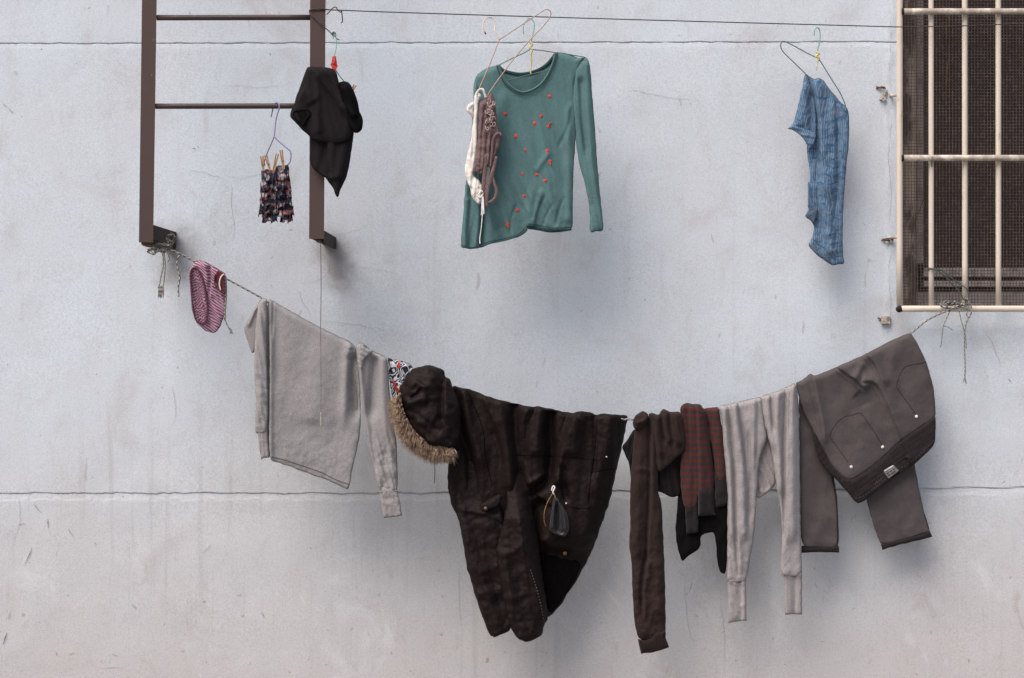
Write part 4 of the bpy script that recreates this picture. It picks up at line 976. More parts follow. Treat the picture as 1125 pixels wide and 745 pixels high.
# zip with pulled-out pocket pouch
q = MB(); rpd = float(rope_d(610)) + .036
q.tube([(606, 539, rpd + .012), (607.5, 534.5, rpd + .014), (609.5, 535.5, rpd + .014), (607.5, 540.5, rpd + .014), (608.5, 543, rpd + .012)], .0026, 7, 5); q.build('zip_pull', M_white, pk)
M_gold = paint('gold_zip', (.36, .22, .07), (.2, .12, .05), .4, 90, metal=.5)
q = MB(); q.tube([(606.5, 543, rpd + .01), (601.5, 552, rpd + .008), (598, 563, rpd + .006), (598, 573, rpd + .004), (600, 579, rpd + .002)], [.0018, .0017, .0012], 6, 5); q.tube([(608.3, 541.5, rpd + .012), (610, 546, rpd + .012), (612, 550, rpd + .01)], .0022, 6, 4); q.build('zip', M_gold, pk)
M_pouch = cloth('grey_satin_lining', (.018, .015, .0165), (.028, .024, .026), 200, crinkle=.2, rough=.45, spec=.35)
panel('pocket_pouch', [(607.5, 547), (610, 545), (613.5, 549), (617, 555), (622, 562.5), (625, 572), (625.5, 581), (622, 588), (619.5, 589.5), (613, 588), (607, 586), (603.5, 582), (604, 572), (606, 558)], M_pouch, pk, rpd - .002, .012, 5, folds=[ridge([(611, 548), (608, 562), (607, 582)], 1.7, .014, 0, .1), ridge([(612, 549), (619, 563), (622, 584)], 1.7, .016, 0, .1), ridge([(611, 551), (612.5, 566), (613, 585)], 1.8, -.016, .2, .1), ridge([(613, 553), (615.5, 566), (617, 585)], 1.3, .008, .2, .1), ridge([(606, 586), (614, 589), (622, 586)], 1.5, .008)], seed=66, res=1.2)
# hood
hd = panel('hood', [(455, 405), (459, 403.2), (463, 402.3), (472, 401), (481, 403.3), (485, 405), (488.3, 408), (489, 414), (493, 415.5), (495.3, 418), (497.5, 426), (504, 440), (507, 460), (506, 480), (502, 495), (494, 493.3), (483, 493), (471, 490.3), (461, 483), (454, 476), (449, 470), (444.5, 461), (441.3, 453), (438.3, 443), (437.8, 435), (439.3, 427), (442.5, 419), (447, 411)],
           M_parka, pk, RD(.035), .11, 40, back=.03, folds=[waves(25, 14, 24, .012, 71), waves(100, 7, 12, .003, 72), ridge([(447, 427), (457, 421), (467, 425), (478, 420)], 4, .012), ridge([(445, 445), (458, 438), (472, 443)], 5, .012), ridge([(455, 465), (468, 461), (480, 464)], 6, .014), pleat([(450, 437), (458, 432), (463, 424)], 4, -.012), pleat([(488, 412), (486, 440), (487, 470)], 7, -.02, 1, 0, .2)], seed=70, wob=.6)
q = MB(); hq = float(hd.front(500, 494)[0]) + .02
q.tube([(498.6, 493, hq), (500, 495.5, hq + .006), (501.8, 498, hq)], [.0022, .0032, .002], 6, 3); q.build('toggle', M_white, pk)
# fur
EDGE = np.array(smooth_line([np.array(p, float) for p in [(437.6, 434), (438.6, 445), (441.3, 454), (444.6, 462), (449, 470), (454, 476.5), (461, 483), (470, 489.5), (478, 492), (487, 493.2), (495, 494), (497.5, 499)]], 8))
m_ = MB(); rr = random.Random(77); nE = len(EDGE)
Tn = np.gradient(EDGE, axis=0); Tn /= np.linalg.norm(Tn, axis=1)[:, None]
for i in range(4600):
    s_ = rr.uniform(0, nE - 1.01); k = int(s_); f_ = s_ - k
    c = EDGE[k] * (1 - f_) + EDGE[k + 1] * f_; tn = Tn[k]; nrm = np.array([-tn[1], tn[0]])
    if nrm @ np.array([-.5, 1.0]) < 0: nrm = -nrm
    cl = float(pn(np.array([s_ / 3.1]), np.array([.3]), 5)[0]); cl2 = float(pn(np.array([s_ / 1.3]), np.array([4.3]), 6)[0])
    ang = .95 * cl + .45 * cl2 + rr.gauss(0, .26); ca_, sa_ = math.cos(ang), math.sin(ang)
    dr = np.array([nrm[0] * ca_ - nrm[1] * sa_, nrm[0] * sa_ + nrm[1] * ca_]) + np.array([0.10, .30]); dr /= np.linalg.norm(dr)
    L_ = (9.5 + 5 * math.sin(min(1, s_ / nE) * PI)) * rr.uniform(.45, 1.15) * (1 + .35 * cl2); d0_ = float(rope_d(c[0])) + .03 + rr.uniform(-.04, .055)
    pp_ = np.array([-dr[1], dr[0]]); cv = (3.6 * cl2 + rr.gauss(0, 1.5)); out_ = rr.uniform(-.016, .022); ph = rr.uniform(0, 6.28)
    st_ = c - dr * 3.5; pts_ = [P(*st_, d0_)]
    for j in range(1, 6):
        t_ = j / 5
        q_ = c + dr * L_ * t_ + pp_ * (cv * t_ * t_ * 1.6 + .55 * math.sin(ph + t_ * 6)) + np.array([0, 2.2 * t_ * t_])
        pts_.append(P(*q_, d0_ + out_ * math.sin(t_ * 2.2)))
    m_.add(*sweep(pts_, [.0008, .0008, .0007, .0006, .0002], 3, 1, False))
t = NT('fur'); n1 = t.noise(t.obj, 90, 3, .6); n2 = t.noise(t.obj, 26, 3, .6)
fc = t.mix(t.ramp(n1, .35, .65), (.17, .095, .055, 1), (.52, .37, .25, 1)); fc = t.mix(t.ramp(n2, .5, .68, 0, .65), fc, (.10, .05, .03, 1))
t.fin(fc, .8, None, .1, 0, .2); m_.build('fur_trim', t.m, pk)
m_ = MB(); m_.tube([(477.5, 508, .27), (477.8, 520, .27), (477.2, 531, .27)], .0011, 5, 3); m_.build('drawcord', M_parka2, pk)

# ================================================================ dark brown sweater
br = thing('dark_sweater', P(715, 455, .2), 'dark brown sweater bunched over the rope with one long sleeve hanging down', 'sweater')
panel('shoulder', [(697, 470), (690, 482), (683, 490.6), (686, 498), (691, 508), (694, 535), (700, 540), (706, 500), (706, 475)], M_black, br, RD(-.012), .006, 4, folds=[waves(100, 8, 30, .005, 3)], seed=80)
sl_ = panel('sleeve', [(698.5, 464), (708, 458), (718, 456), (723, 470), (722.5, 500), (722.5, 539), (727, 552), (728.2, 579), (730, 618), (730.6, 635), (731.2, 669), (731.5, 701), (701, 704), (697.5, 685), (696, 669), (694.3, 640), (694, 618), (691, 601), (692.6, 574), (692, 552), (692.5, 533), (694, 507), (697, 480)],
           M_brown, br, RD(.008), .020, 9, folds=[waves(91, 14, 34, .006, 91), crease([(714, 458), (713.5, 540), (711, 590), (709, 650)], 8, .018, -1, .02, .2, 2.2, 1.6), waves(60, 8, 12, .0040, 92, below(540, 620)), ridge([(696, 518), (706, 515), (719, 520)], 3, .005), waves(120, 14, 20, .004, 93, below(560, 640)), ridge([(704, 470), (702, 540), (700, 600), (703, 680)], 5, .008), ridge([(722, 560), (722, 620), (725, 690)], 5, .009),
             crease([(709, 612), (705, 650), (707, 682)], 6, .015, -1, .1, .2, 2.0, 1.6)], seed=90)
panel('cuff', [(701, 702), (706, 702.5), (715, 700), (720, 693), (731.3, 692), (731.5, 700.5), (735, 711), (726, 714.3), (715, 717), (704, 718.3), (702.5, 711)], M_brownrib, br, RD(.016), .015, 4.8, soft=0, folds=[waves(82, 3, 60, .0016, 5)], seed=94)
panel('body', [(712, 455), (716, 453), (724, 456), (727, 450.5), (729, 449), (732.5, 451), (738, 453), (747, 451.5), (750, 462), (752.5, 480), (752.5, 494), (748, 499), (742, 504), (735, 511), (729, 515.5), (724, 519), (719.5, 510), (718, 490), (716, 470)],
      M_brown, br, RD(.022), .014, 6, folds=[ridge([(722, 457), (723, 480), (728, 505)], 4, .012, 0, .2), ridge([(731, 452), (733, 470), (738, 490)], 3.5, .015, 0, .2), valley([(736, 453), (735.5, 470), (741, 492)], 2, .016, 0, .2), valley([(727, 452), (727, 470), (731, 490)], 2, .014, 0, .2), ridge([(743, 455), (744, 475), (748, 492)], 5, .012, 0, .2), waves(75, 8, 24, .006, 98)], seed=95, res=1.4)
panel('collar', [(694.8, 464.5), (697, 457), (701, 454), (706.5, 451.3), (710, 453), (712.5, 455), (712, 462), (706, 470), (699, 473), (696.5, 470)], M_brown, br, RD(.024), .014, 5, folds=[ridge([(698, 465), (706, 463), (711, 457)], 2.5, .010), waves(30, 5, 12, .005, 6)], seed=96, res=1.3)
panel('lining', [(718, 505), (735, 505), (750, 492), (754, 500), (750, 540), (745, 545.5), (738, 547), (727, 541), (721, 540)], M_black, br, RD(-.006), .010, 5, folds=[waves(80, 9, 30, .010, 99)], seed=97)  # black panel: the shade inside the sweater put into its colour

# ================================================================ striped top and the black one behind it
bt = thing('black_shirt', P(770, 470, .185), 'plain black garment hanging behind the red striped top, its two tails showing below', 'garment')
panel('body', [(748, 462), (746, 505), (745, 545), (742, 579), (742.8, 590), (744.3, 602), (748.7, 615.8), (751, 616), (757, 610), (770.4, 601.6), (769, 588), (783.5, 584), (786, 590), (789, 628.3), (798.6, 631.3), (799.5, 555), (796, 480), (790, 455)], M_black2, bt, RD(-.008), .008, 5, folds=[waves(88, 18, 40, .008, 101)], seed=100)
st_ = thing('striped_top', P(770, 446, .19), 'dark red and grey striped top gathered over the rope with charcoal hem', 'top')
sf = [crease([(764, 445), (765.5, 480), (767, 530), (766.5, 570)], 9, .016, -1, 0, 0, 1.8, .9), ridge([(759, 447), (758, 480), (757, 560)], 5, .006, 0, 0), valley([(776, 449), (780, 480), (785, 520), (786, 562)], 2.6, .022, 0, 0), valley([(755, 446), (756.5, 480), (758, 515)], 1.8, .007, 0, .4), ridge([(787, 452), (790, 490), (793, 540)], 5, .006, 0, 0), waves(90, 16, 30, .0020, 103)]
panel('body', [(747, 449.5), (748.5, 446.5), (751, 444), (754.5, 442.3), (760.5, 444), (765, 443.7), (770, 444.8), (773, 449), (778, 448.3), (784, 447.5), (789.5, 447), (791.5, 458), (794, 474), (796.2, 501), (798.4, 528), (786, 531), (785.8, 543), (767, 546), (766.4, 557), (752, 559.7), (749, 545), (747, 520), (749.5, 490), (748, 465)], M_strip, st_, RD(.008), .011, 5, folds=sf, seed=102, res=1.4, uvwarp=.55)
panel('hem', [(752, 550), (766.5, 549), (767.3, 584.5), (760, 586), (754, 587)], M_char, st_, RD(.006), .011, 2.4, soft=0, folds=sf + [waves(88, 3, 60, .0012, 4)], seed=104, res=1.4)
panel('hem', [(766.5, 538), (785.6, 535), (786.3, 566), (776, 566.5), (766.8, 567.6)], M_char, st_, RD(.010), .011, 2.4, soft=0, folds=sf + [waves(88, 3, 60, .0012, 4)], seed=105, res=1.4)
panel('hem', [(785.6, 523), (797, 520), (800, 540), (802.8, 553.6), (795, 556), (787, 557.5), (785.7, 545)], M_char, st_, RD(.006), .011, 2.4, soft=0, folds=sf[3:] + [waves(88, 3, 60, .0012, 4)], seed=106, res=1.4)

# ================================================================ long johns
lj = thing('long_johns', P(832, 438, .165), 'pale pinkish grey long johns hung by the waist with ribbed ankle cuffs', 'long johns')
panel('seat', [(830, 470), (845, 468), (852, 500), (853, 530), (849, 536), (844, 541), (838, 545), (832, 548), (829, 540), (830, 510)], cloth('shaded_side_jersey', (.25, .21, .20), (.38, .34, .33), 330, (.3, .7), .3, 45), lj, RD(-.022), .010, 5, folds=[waves(70, 7, 26, .006, 111), ridge([(834, 538), (840, 541), (848, 535)], 2.5, .006), ridge([(834, 543), (840, 545), (846, 540)], 1.6, .004)], seed=110)
lf = [ridge([(796, 450), (797.5, 480), (802, 520), (804, 600)], 4, .016, 0, .1), crease([(801, 446), (803.5, 475), (807, 520), (809, 600), (812, 636)], 7, .014, -1, .0, .1, 1.7, 1.6), ridge([(808, 446), (812, 480), (816, 520), (818, 600)], 4.5, .017, 0, .1), valley([(822, 470), (824, 520), (822, 590)], 2.5, .010), valley([(811.5, 443), (815, 470), (819, 500), (822, 540)], 1.7, .015, 0, .3), ridge([(822, 450), (826, 490), (826, 530)], 4.5, .007), crease([(831, 438), (831, 470), (829, 520)], 5, .010, 1, 0, .3), waves(86, 10, 22, .0030, 113), waves(70, 6, 10, .0022, 114, below(540, 590))]
panel('leg', [(789.3, 446), (796.6, 444.8), (805, 443), (813, 441), (829, 437), (836, 435.3), (838, 445), (839.6, 464.6), (843, 479.4), (842, 485), (838, 494), (835, 502), (832.6, 525), (831.3, 554), (829, 584), (826, 606), (824, 614), (820.6, 640), (798.3, 640), (799.3, 619), (799, 569), (800, 547), (797, 519), (795, 498.6), (793, 461.7)], M_john, lj, RD(.004), .013, 6, folds=lf, seed=112)
panel('cuff', [(800, 632), (819.4, 632), (820, 660), (820.2, 682), (810, 683), (800.2, 684.8), (799.8, 660)], M_john, lj, RD(.002), .010, 3.0, soft=0, folds=[pleat([(813, 640), (814.5, 665), (813.5, 684)], 4, -.006, 1, 0, 0, .4), ridge([(814, 668), (818, 663)], 2, .004), waves(88, 3, 60, .001, 4), waves(20, 7, 12, .002, 9)], seed=115, res=1.4)
rf = [crease([(864.5, 424), (863, 455), (861.5, 500), (862, 560), (861, 605)], 6, .015, -1, 0, .1, 1.8, 1.7), ridge([(872, 424), (871, 460), (871, 520), (871, 600)], 5, .016, 0, .1), ridge([(855, 431), (854, 460), (856, 500), (858, 550)], 4.5, .016, 0, .15), ridge([(843, 438), (846, 470), (850, 500)], 4, .009, 0, .2), valley([(868.5, 422), (867, 450), (867, 480)], 1.5, .014, 0, .3), valley([(848, 432), (848, 450), (851, 480)], 1.7, .013, 0, .3), waves(91, 10, 22, .0026, 118), waves(95, 6, 10, .0018, 119, below(570, 620))]
panel('leg', [(836.5, 435.4), (847, 432), (858.6, 427.9), (864.5, 425), (872, 421), (873.8, 422), (877.2, 434), (878.8, 498), (879.3, 554), (880, 605), (881.8, 634), (857.5, 633.5), (858.2, 612), (859.5, 598), (858.2, 562), (853.7, 540), (850.7, 519), (848, 496), (844, 481), (839, 460), (837, 445)], M_john, lj, RD(.008), .013, 6, folds=rf, seed=117)
panel('cuff', [(860.8, 627), (881, 627), (881.3, 655), (881, 675.3), (872, 675), (862.8, 675.6), (861.8, 655)], M_john, lj, RD(.006), .010, 3.0, soft=0, folds=[pleat([(873, 634), (874, 655), (873.5, 676)], 4, -.007, 1, 0, 0, .4), waves(88, 3, 60, .001, 4)], seed=120, res=1.4)
for pts in ([(798.5, 638.6, .186), (805, 639.2, .192), (813, 638.4, .190), (820.5, 638.2, .184)], [(857.6, 631.4, .172), (863, 633.6, .174), (871, 632.4, .174), (881.6, 633, .168)]):
    m_ = MB(); m_.tube(pts, [.0012, .0016, .0014, .0012], 6, 4); m_.build('cuff_seam', M_seamdk, lj)

# ================================================================ trousers
tr = thing('trousers', P(950, 392, .13), 'greyish brown trousers folded over the rope, pockets and dark waistband facing out', 'trousers')
lg = panel('leg', [(877, 425), (885, 418), (896, 440), (905, 480), (915, 520), (918, 534), (920.3, 552.5), (921.7, 580), (921.8, 602), (900, 602), (880, 601), (878.5, 560), (878.5, 500)], M_trous, tr, RD(-.020), .009, 5, folds=[waves(80, 26, 44, .006, 131), waves(60, 12, 22, .003, 132, below(530, 585)), ridge([(881, 560), (890, 585), (897, 600)], 1.5, .002)], seed=130)
panel('hem', [(880.5, 599.5), (900, 600.2), (921.2, 599.8), (921.9, 607.3), (900, 606.6), (880.3, 607.3)], M_trousdk, tr, RD(-.018), .010, 2, soft=0, folds=[waves(0, 4, 20, .001, 3)], seed=133, res=1.3)
lr = panel('leg', [(945, 500), (990, 495), (1004, 505), (1005.5, 513), (1012, 549), (1017.7, 570.6), (1021.3, 582), (1022, 585), (968, 600), (965, 592), (959, 576), (953, 552.5), (946, 530)], M_trous, tr, RD(-.022), .009, 5, folds=[waves(75, 26, 44, .006, 136), waves(25, 12, 22, .0030, 137, below(535, 580))], seed=135)
panel('hem', [(967.5, 597.5), (980, 594), (1000, 590), (1021.5, 582.5), (1024.2, 589.6), (1010, 593.6), (990, 598.2), (969.3, 604.2)], M_trousdk, tr, RD(-.019), .010, 2, soft=0, folds=[waves(0, 4, 20, .001, 3)], seed=139, res=1.3)
seam(lg, [(914, 524), (918.6, 552), (919.8, 580), (919.8, 601)], .002, M_trousdk, tr, 'side_seam'); seam(lr, [(1015.5, 565), (1020, 580)], .002, M_trousdk, tr, 'side_seam')
tf = [crease([(918, 404), (930, 413), (938, 418.5), (946, 426), (954, 431)], 10, .020, -1, .0, .15, 1.8, .8), crease([(949, 390.5), (956, 397), (961.5, 405), (968, 418), (974, 428)], 9, .016, -1, 0, .25), crease([(946, 421), (957, 421.5), (964, 427), (970, 438), (976, 452), (982, 466), (990, 484), (996, 500)], 11, .020, -1, .05, .0, 2.0, .8), ridge([(938, 418), (944, 408), (949, 396)], 4, .010),
      crease([(891, 411.5), (895, 430), (900, 455), (906, 490)], 8, .014, -1, 0, .2), crease([(880, 419), (889, 445), (897, 475), (905, 500)], 7, .012, -1, 0, .2), waves(70, 40, 60, .007, 143), waves(60, 22, 36, .003, 144), waves(40, 9, 12, .0008, 145), ridge([(1000, 368), (1012, 395), (1020, 430)], 8, .006), valley([(940, 432), (948, 440), (952, 448)], 6, .008), ridge([(985, 375), (980, 400), (984, 440)], 7, .007)]
tw_ = [(873.8, 420.5), (880, 418.4), (887, 413.3), (889, 410.8), (891.5, 410.6), (894.4, 413), (906, 408.8), (918, 403.6), (934, 396.5), (949, 389.8), (960, 384), (972, 377.6), (986, 371), (999.7, 365.3), (1004, 371), (1008.8, 378.6), (1013.5, 388), (1017.9, 398.5), (1022, 411.5), (1025.3, 424), (1027, 438), (1028, 451), (1027.6, 459), (1012, 469), (990, 484), (969, 504), (951, 518), (932.5, 530), (914, 513), (899, 486), (892, 470), (881.7, 449), (877, 434)]
wb = panel('waist', tw_, M_trous, tr, RD(.012), .009, 6, folds=tf, seed=140, wob=.3)
band = panel('waistband', [(1028, 454.5), (1012, 466.5), (989.6, 481.5), (969, 501.5), (951, 515.5), (932.5, 527.5), (914, 510.5), (902, 488), (895, 474), (891.5, 476), (893.5, 486), (900, 508), (911, 519.5), (921.6, 530), (932, 542), (938.5, 550.5), (943, 553.6), (952.4, 548.5), (962, 540.5), (972, 532.8), (987, 521.9), (1005, 510), (1017, 499), (1027.4, 488), (1028, 470)], M_trousdk, tr, RD(.016), .010, 5, folds=tf + [waves(-35, 6, 20, .0012, 150)], seed=148, wob=.3)
M_stit = cloth('trouser_stitch', (.036, .029, .028), (.05, .041, .040), 300)
M_stitl = cloth('pale_stitch', (.11, .085, .08), (.14, .11, .10), 300)
for pts in ([(932, 508), (922, 494), (913.5, 482), (912.6, 475.5), (919, 465), (927, 458), (936, 456), (945.5, 454), (954, 465), (962, 477), (969, 489)], [(1017.9, 397.6), (1006, 400), (994.5, 403), (988.5, 412), (985, 424), (989, 431), (994, 438), (1000, 446.5), (1006, 455)]):
    seam(wb, pts, .0013, M_stit, tr, 'pocket_seam', flat=.35); stitches(wb, [(x + 1.6, y + 2.2) for x, y in pts], .0007, M_stitl, tr, 'pocket_stitching')
seam(band, [(938.5, 543), (951, 534), (972, 518.5), (990, 505), (1008, 494), (1026, 477)], .0009, M_stit, tr, 'band_seam', flat=.4)
stitches(band, [(940, 548), (952, 543), (972, 527), (987, 516), (1005, 504), (1026, 484)], .0006, M_stitl, tr, 'band_stitching')
for k in range(4): stitches(band, [(961 + k * 2.1, 533 - k * 1.5), (963.5 + k * 2.1, 528.5 - k * 1.5)], .0006, M_stitl, tr, 'bar_tack', 3, 1)
for x, y in ((1006.9, 457.6), (969.8, 491.2), (935.2, 513)): stud(x, y, float(wb.front(x, y)[0]) + .001, .0056, M_white, tr, 'rivet')
# woven metal-edged patch with its little marks
pb_ = float(band.front(977, 518)[0]) + .002
def quad(name, p4, d0, d1, mat):
    q = MB(); q.hull([P(x, y, d_) for x, y in p4 for d_ in (d0, d1)]); return q.build(name, mat, tr, False)
M_patch = paint('grey_patch', (.20, .18, .17), (.13, .115, .11), .5, 60, metal=.2)
quad('patch', [(970.6, 518.2), (981.8, 510.8), (987.4, 517.2), (976.4, 525.6)], pb_ - .004, pb_ + .002, M_patch)
quad('patch_bar', [(971.2, 516.8), (980.9, 511), (981.6, 512.2), (972, 518)], pb_ + .002, pb_ + .003, M_white)
for (x, y, dx, dy) in ((974, 520.5, 2.2, -1.5), (977.5, 518.2, 2.4, -1.6), (980.8, 516, 2.0, -1.4), (975.5, 522.8, 2.5, -1.8), (979.2, 520.2, 4.5, -3.2)):
    m_ = MB(); m_.tube([(x, y, pb_ + .0025), (x + dx * .5, y + dy * .5 + .5, pb_ + .0025), (x + dx, y + dy, pb_ + .0025)], .0012, 4, 2); m_.build('patch_mark', M_trousdk, tr)
# ================================================================ frilled shorts
fs = thing('frilled_shorts', P(303, 186, .40), 'tiny dark checked shorts covered in red and white frills, pegged to the purple hanger', 'shorts')
panel('body', [(287, 187), (293.5, 185.5), (298, 187.5), (305.8, 181.5), (311, 181), (317, 181.5), (318.3, 192), (319, 208), (321, 223), (320.5, 231), (315.5, 237), (309, 237.5), (310, 232), (305, 232), (304.5, 240.5), (296.3, 244), (289, 241), (289.5, 233), (285.8, 229), (286.4, 211), (287.5, 197)], M_frill, fs, .40, .016, 7, folds=[waves(85, 6, 20, .008, 203, None, .3), waves(10, 7, 14, .006, 204)], seed=200, res=1.2, wob=1.0)
rr = random.Random(5)
for row, (yy, xa, xb) in enumerate([(189, 286.8, 303.5), (188, 304, 318), (199, 286, 301), (198, 302, 319), (208, 285.4, 303), (208, 302, 319.8), (217, 285, 303), (217.5, 303, 321), (226, 284.6, 303.5), (226, 304, 322.4), (233.5, 288, 304.6), (231.5, 308, 321.5)]):
    n = 46; V_ = []; F_ = []; hgt = rr.uniform(8.5, 11); ph = rr.uniform(0, 6)
    for layer in (0, 1):
        for j in range(4):
            v = j / 3
            for i in range(n):
                u_ = i / (n - 1); w_ = math.sin(u_ * 34 + ph + .8 * math.sin(u_ * 11)) * v
                x = xa + (xb - xa) * u_ + (1.6 * math.cos(u_ * 27 + ph) + 1.3 * math.sin(u_ * 5 + ph * 3)) * v
                y = yy + hgt * v + 2.0 * math.sin(u_ * 15 + ph * 2) * v + 1.6 * math.sin(u_ * 4 + ph) + rr.uniform(-.7, .7) * (v > .9)
                V_.append(P(x, y, .414 + .012 * v + .009 * w_ - layer * .0016))
    for j in range(3):
        for i in range(n - 1):
            a = j * n + i; F_.append([a, a + n, a + n + 1, a + 1]); a += 4 * n; F_.append([a, a + 1, a + n + 1, a + n])
    for i in range(n - 1): a = 3 * n + i; F_.append([a, a + 4 * n, a + 4 * n + 1, a + 1])
    mesh_obj('frill', V_, F_, M_frill, fs)

# ================================================================ black garment by the ladder
bg_ = thing('black_garment', P(360, 76, .43), 'plain black garment clipped to a hanger in front of the ladder post', 'garment')
panel('lower', [(341, 140), (340, 154), (341, 166), (339.6, 173.7), (341.5, 181), (344.5, 186.8), (351, 191), (358, 196), (362.5, 202), (367, 208.5), (368, 212), (370, 217.2), (372.5, 215.5), (374, 208.5), (378, 201), (381.2, 193), (384, 180), (386, 167), (388.5, 150), (390, 135), (365, 120)], M_black, bg_, .435, .018, 10, folds=[ridge([(368, 140), (366, 165), (368, 200)], 7, .014, .1, .1), pleat([(358, 150), (360, 175), (366, 200)], 6, -.014, 1), ridge([(382, 150), (378, 175), (373, 205)], 5, .008), waves(100, 14, 50, .006, 213)], seed=210)
panel('upper', [(337, 74.5), (340, 73.2), (347, 73.8), (356, 73.8), (365.5, 75), (368.5, 78), (371, 82.5), (373, 95), (377, 110), (384, 125), (388, 140), (386, 150), (376, 158), (362, 157), (348, 155), (340, 150.5), (337, 147), (331.5, 142.5), (324.5, 134.5), (318.2, 128), (320, 121), (323, 113.5), (328, 99), (333, 85)], M_black, bg_, .45, .022, 9, folds=[crease([(340, 75), (352, 92), (366, 110), (378, 130)], 8, .02, -1, 0, .2, 2.2, .8), crease([(352, 74), (364, 92), (374, 112), (384, 138)], 6, .018, -1, 0, .2, 2.2, .8), ridge([(347, 78), (349, 110), (350, 150)], 4, .008, .1, .1), ridge([(330, 100), (338, 105), (345, 115)], 8, .01), waves(75, 16, 60, .006, 223)], seed=220)
panel('sleeve_end', [(371.5, 92), (373, 90.5), (378.7, 89), (383, 90.5), (386, 94), (390, 103), (393.6, 113.6), (394.3, 122), (397.5, 127), (399.3, 133), (398.6, 139), (397, 143.5), (393.5, 146), (389.4, 146.2), (384, 140), (378, 126), (373, 108)], M_black2, bg_, .452, .020, 8, folds=[ridge([(377, 93), (384, 110), (390, 130)], 4, .014, .1, .1), waves(60, 8, 24, .008, 233)], seed=230)
panel('opening', [(320.5, 124.5), (326, 121.3), (333, 120.5), (340, 120.8), (342.3, 124), (338, 131), (333.8, 138.5), (330, 137), (325, 132)], M_black2, bg_, .468, -.006, 4, back=.004, seed=240, res=1.3)

# ================================================================ teal top
tt = thing('long_sleeved_top', P(583, 60, .30), 'teal long sleeved top dotted with small red flowers on a wire hanger', 'top')
TD = WD
panel('back', [(545, 73), (558, 78.2), (567, 79.8), (574, 80.2), (582, 79), (590, 76.4), (597, 72.5), (603, 67.6), (610, 57.8), (616, 60), (616, 110), (575, 122), (545, 108), (541, 80)], M_teal, tt, TD - .022, .004, 3, folds=[waves(90, 20, 60, .003, 3)], seed=251)
tf_ = [waves(80, 30, 170, .010, 263, below(90, 160)), waves(64, 9, 30, .0036, 264, below(160, 225)), waves(112, 11, 18, .0024, 265, below(190, 245)), waves(68, 15, 44, .0055, 266, below(110, 200)),
       crease([(579.5, 252), (578, 238), (581, 215), (590, 190)], 9, .010, 1, 0, .5, 1.8, .5), ridge([(596, 205), (590, 230), (586, 248)], 3, .007, .2, .1), ridge([(588, 190), (598, 175), (606, 165)], 3, .005), valley([(540, 105), (536, 150), (530, 200), (528, 270)], 5, .018, .1, 0), valley([(588, 248), (592, 230), (600, 212)], 1.6, .005), valley([(596, 250), (601, 235), (609, 222)], 1.6, .004), valley([(610, 250), (614, 232), (620, 215)], 1.8, .004), valley([(560, 262), (562, 240), (570, 220)], 1.8, .004), valley([(628, 115), (624, 140), (612, 165)], 2.2, .005), ridge([(553, 95), (549, 150), (541, 220), (537, 266)], 7, .008, .1, 0), ridge([(626, 110), (624, 160), (625, 240)], 4, .008, .1, 0),
       waves(82, 7, 60, .0007, 267)]
tb = panel('body', [(547.3, 71), (553.5, 86), (557, 91.5), (562, 96), (568, 100), (574, 102), (580, 101.3), (586, 99), (592, 95.2), (597.5, 90), (602.5, 83), (607, 74), (609.5, 66), (611, 57.4), (620, 57.8), (628, 60.5), (636, 64), (641.5, 62.8), (634, 77), (630, 92), (631, 110), (632.5, 140), (632, 160), (630.4, 180), (629.6, 205), (629.2, 230), (629.4, 252.6), (618, 252.6), (607, 253.2), (593, 250.3), (586, 248.5), (579, 248.3), (579.8, 253), (575, 257.5), (568.6, 261), (560, 263.3), (550, 266), (538, 268.3), (533, 270.6), (528, 272.5), (521, 271.5), (518, 250), (517, 210), (519, 160), (520.3, 120), (520, 94), (523, 83), (529, 78), (536, 74.3)],
           M_teal, tt, TD + .006, .007, 6, folds=tf_, seed=260, wob=.3)
panel('sleeve', [(520.5, 92), (524, 92), (529, 110), (532, 150), (531, 195), (529, 240), (526.8, 266), (526.6, 273), (521, 273.6), (516, 274), (511, 272.5), (505.8, 272), (507, 255), (509, 235), (511, 206), (514, 186), (517.5, 150), (519.5, 120)], M_teal, tt, TD + .010, .014, 7, folds=[waves(96, 8, 50, .007, 273), waves(60, 7, 20, .003, 274, below(190, 240)), ridge([(514, 215), (511, 250), (511, 272)], 3, .006, .1, 0)], seed=270)
panel('sleeve', [(641.5, 62.3), (644.5, 63.3), (647.5, 67.4), (649, 80), (650, 94), (652, 120), (654.2, 146), (655.5, 170), (657.2, 190), (659.2, 212), (661.2, 231), (663.2, 252), (660, 254.8), (655, 254), (649, 256.2), (647.6, 250), (648, 240), (647, 224), (644, 209), (641, 196), (638.8, 189), (637, 184), (635, 173), (633, 160), (631.5, 140), (629.3, 112), (628.6, 94), (631.5, 78), (636, 69)],
      M_teal, tt, TD + .002, .018, 8, folds=[ridge([(644, 72), (646, 120), (649, 170), (655, 225)], 4, .009, 0, .2), pleat([(637, 82), (640, 130), (645, 180)], 5, -.012, -1, .1, .2, .5), waves(80, 8, 36, .0035, 283), waves(60, 6, 14, .0025, 284, below(190, 230))], seed=280)
m_ = MB(); m_.tube([(652, 254, TD + .012), (656, 252.5, TD + .013), (660.5, 251.5, TD + .01)], .002, 6, 3); m_.build('cuff_edge', M_tealdk, tt)
seam(tb, [(642, 63), (635, 75.5), (630.5, 91.5), (631, 110), (633.5, 122)], .0021, M_tealdk, tt, 'armhole_seam')
NL = [(547.8, 71), (550, 78.5), (554, 86.5), (557.6, 92), (562.5, 96.5), (568, 100), (574, 101.8), (580, 101), (586, 98.6), (592, 94.8), (597.2, 89.6), (602, 82.6), (606.4, 73.5), (609, 65.5), (610.6, 57.8)]
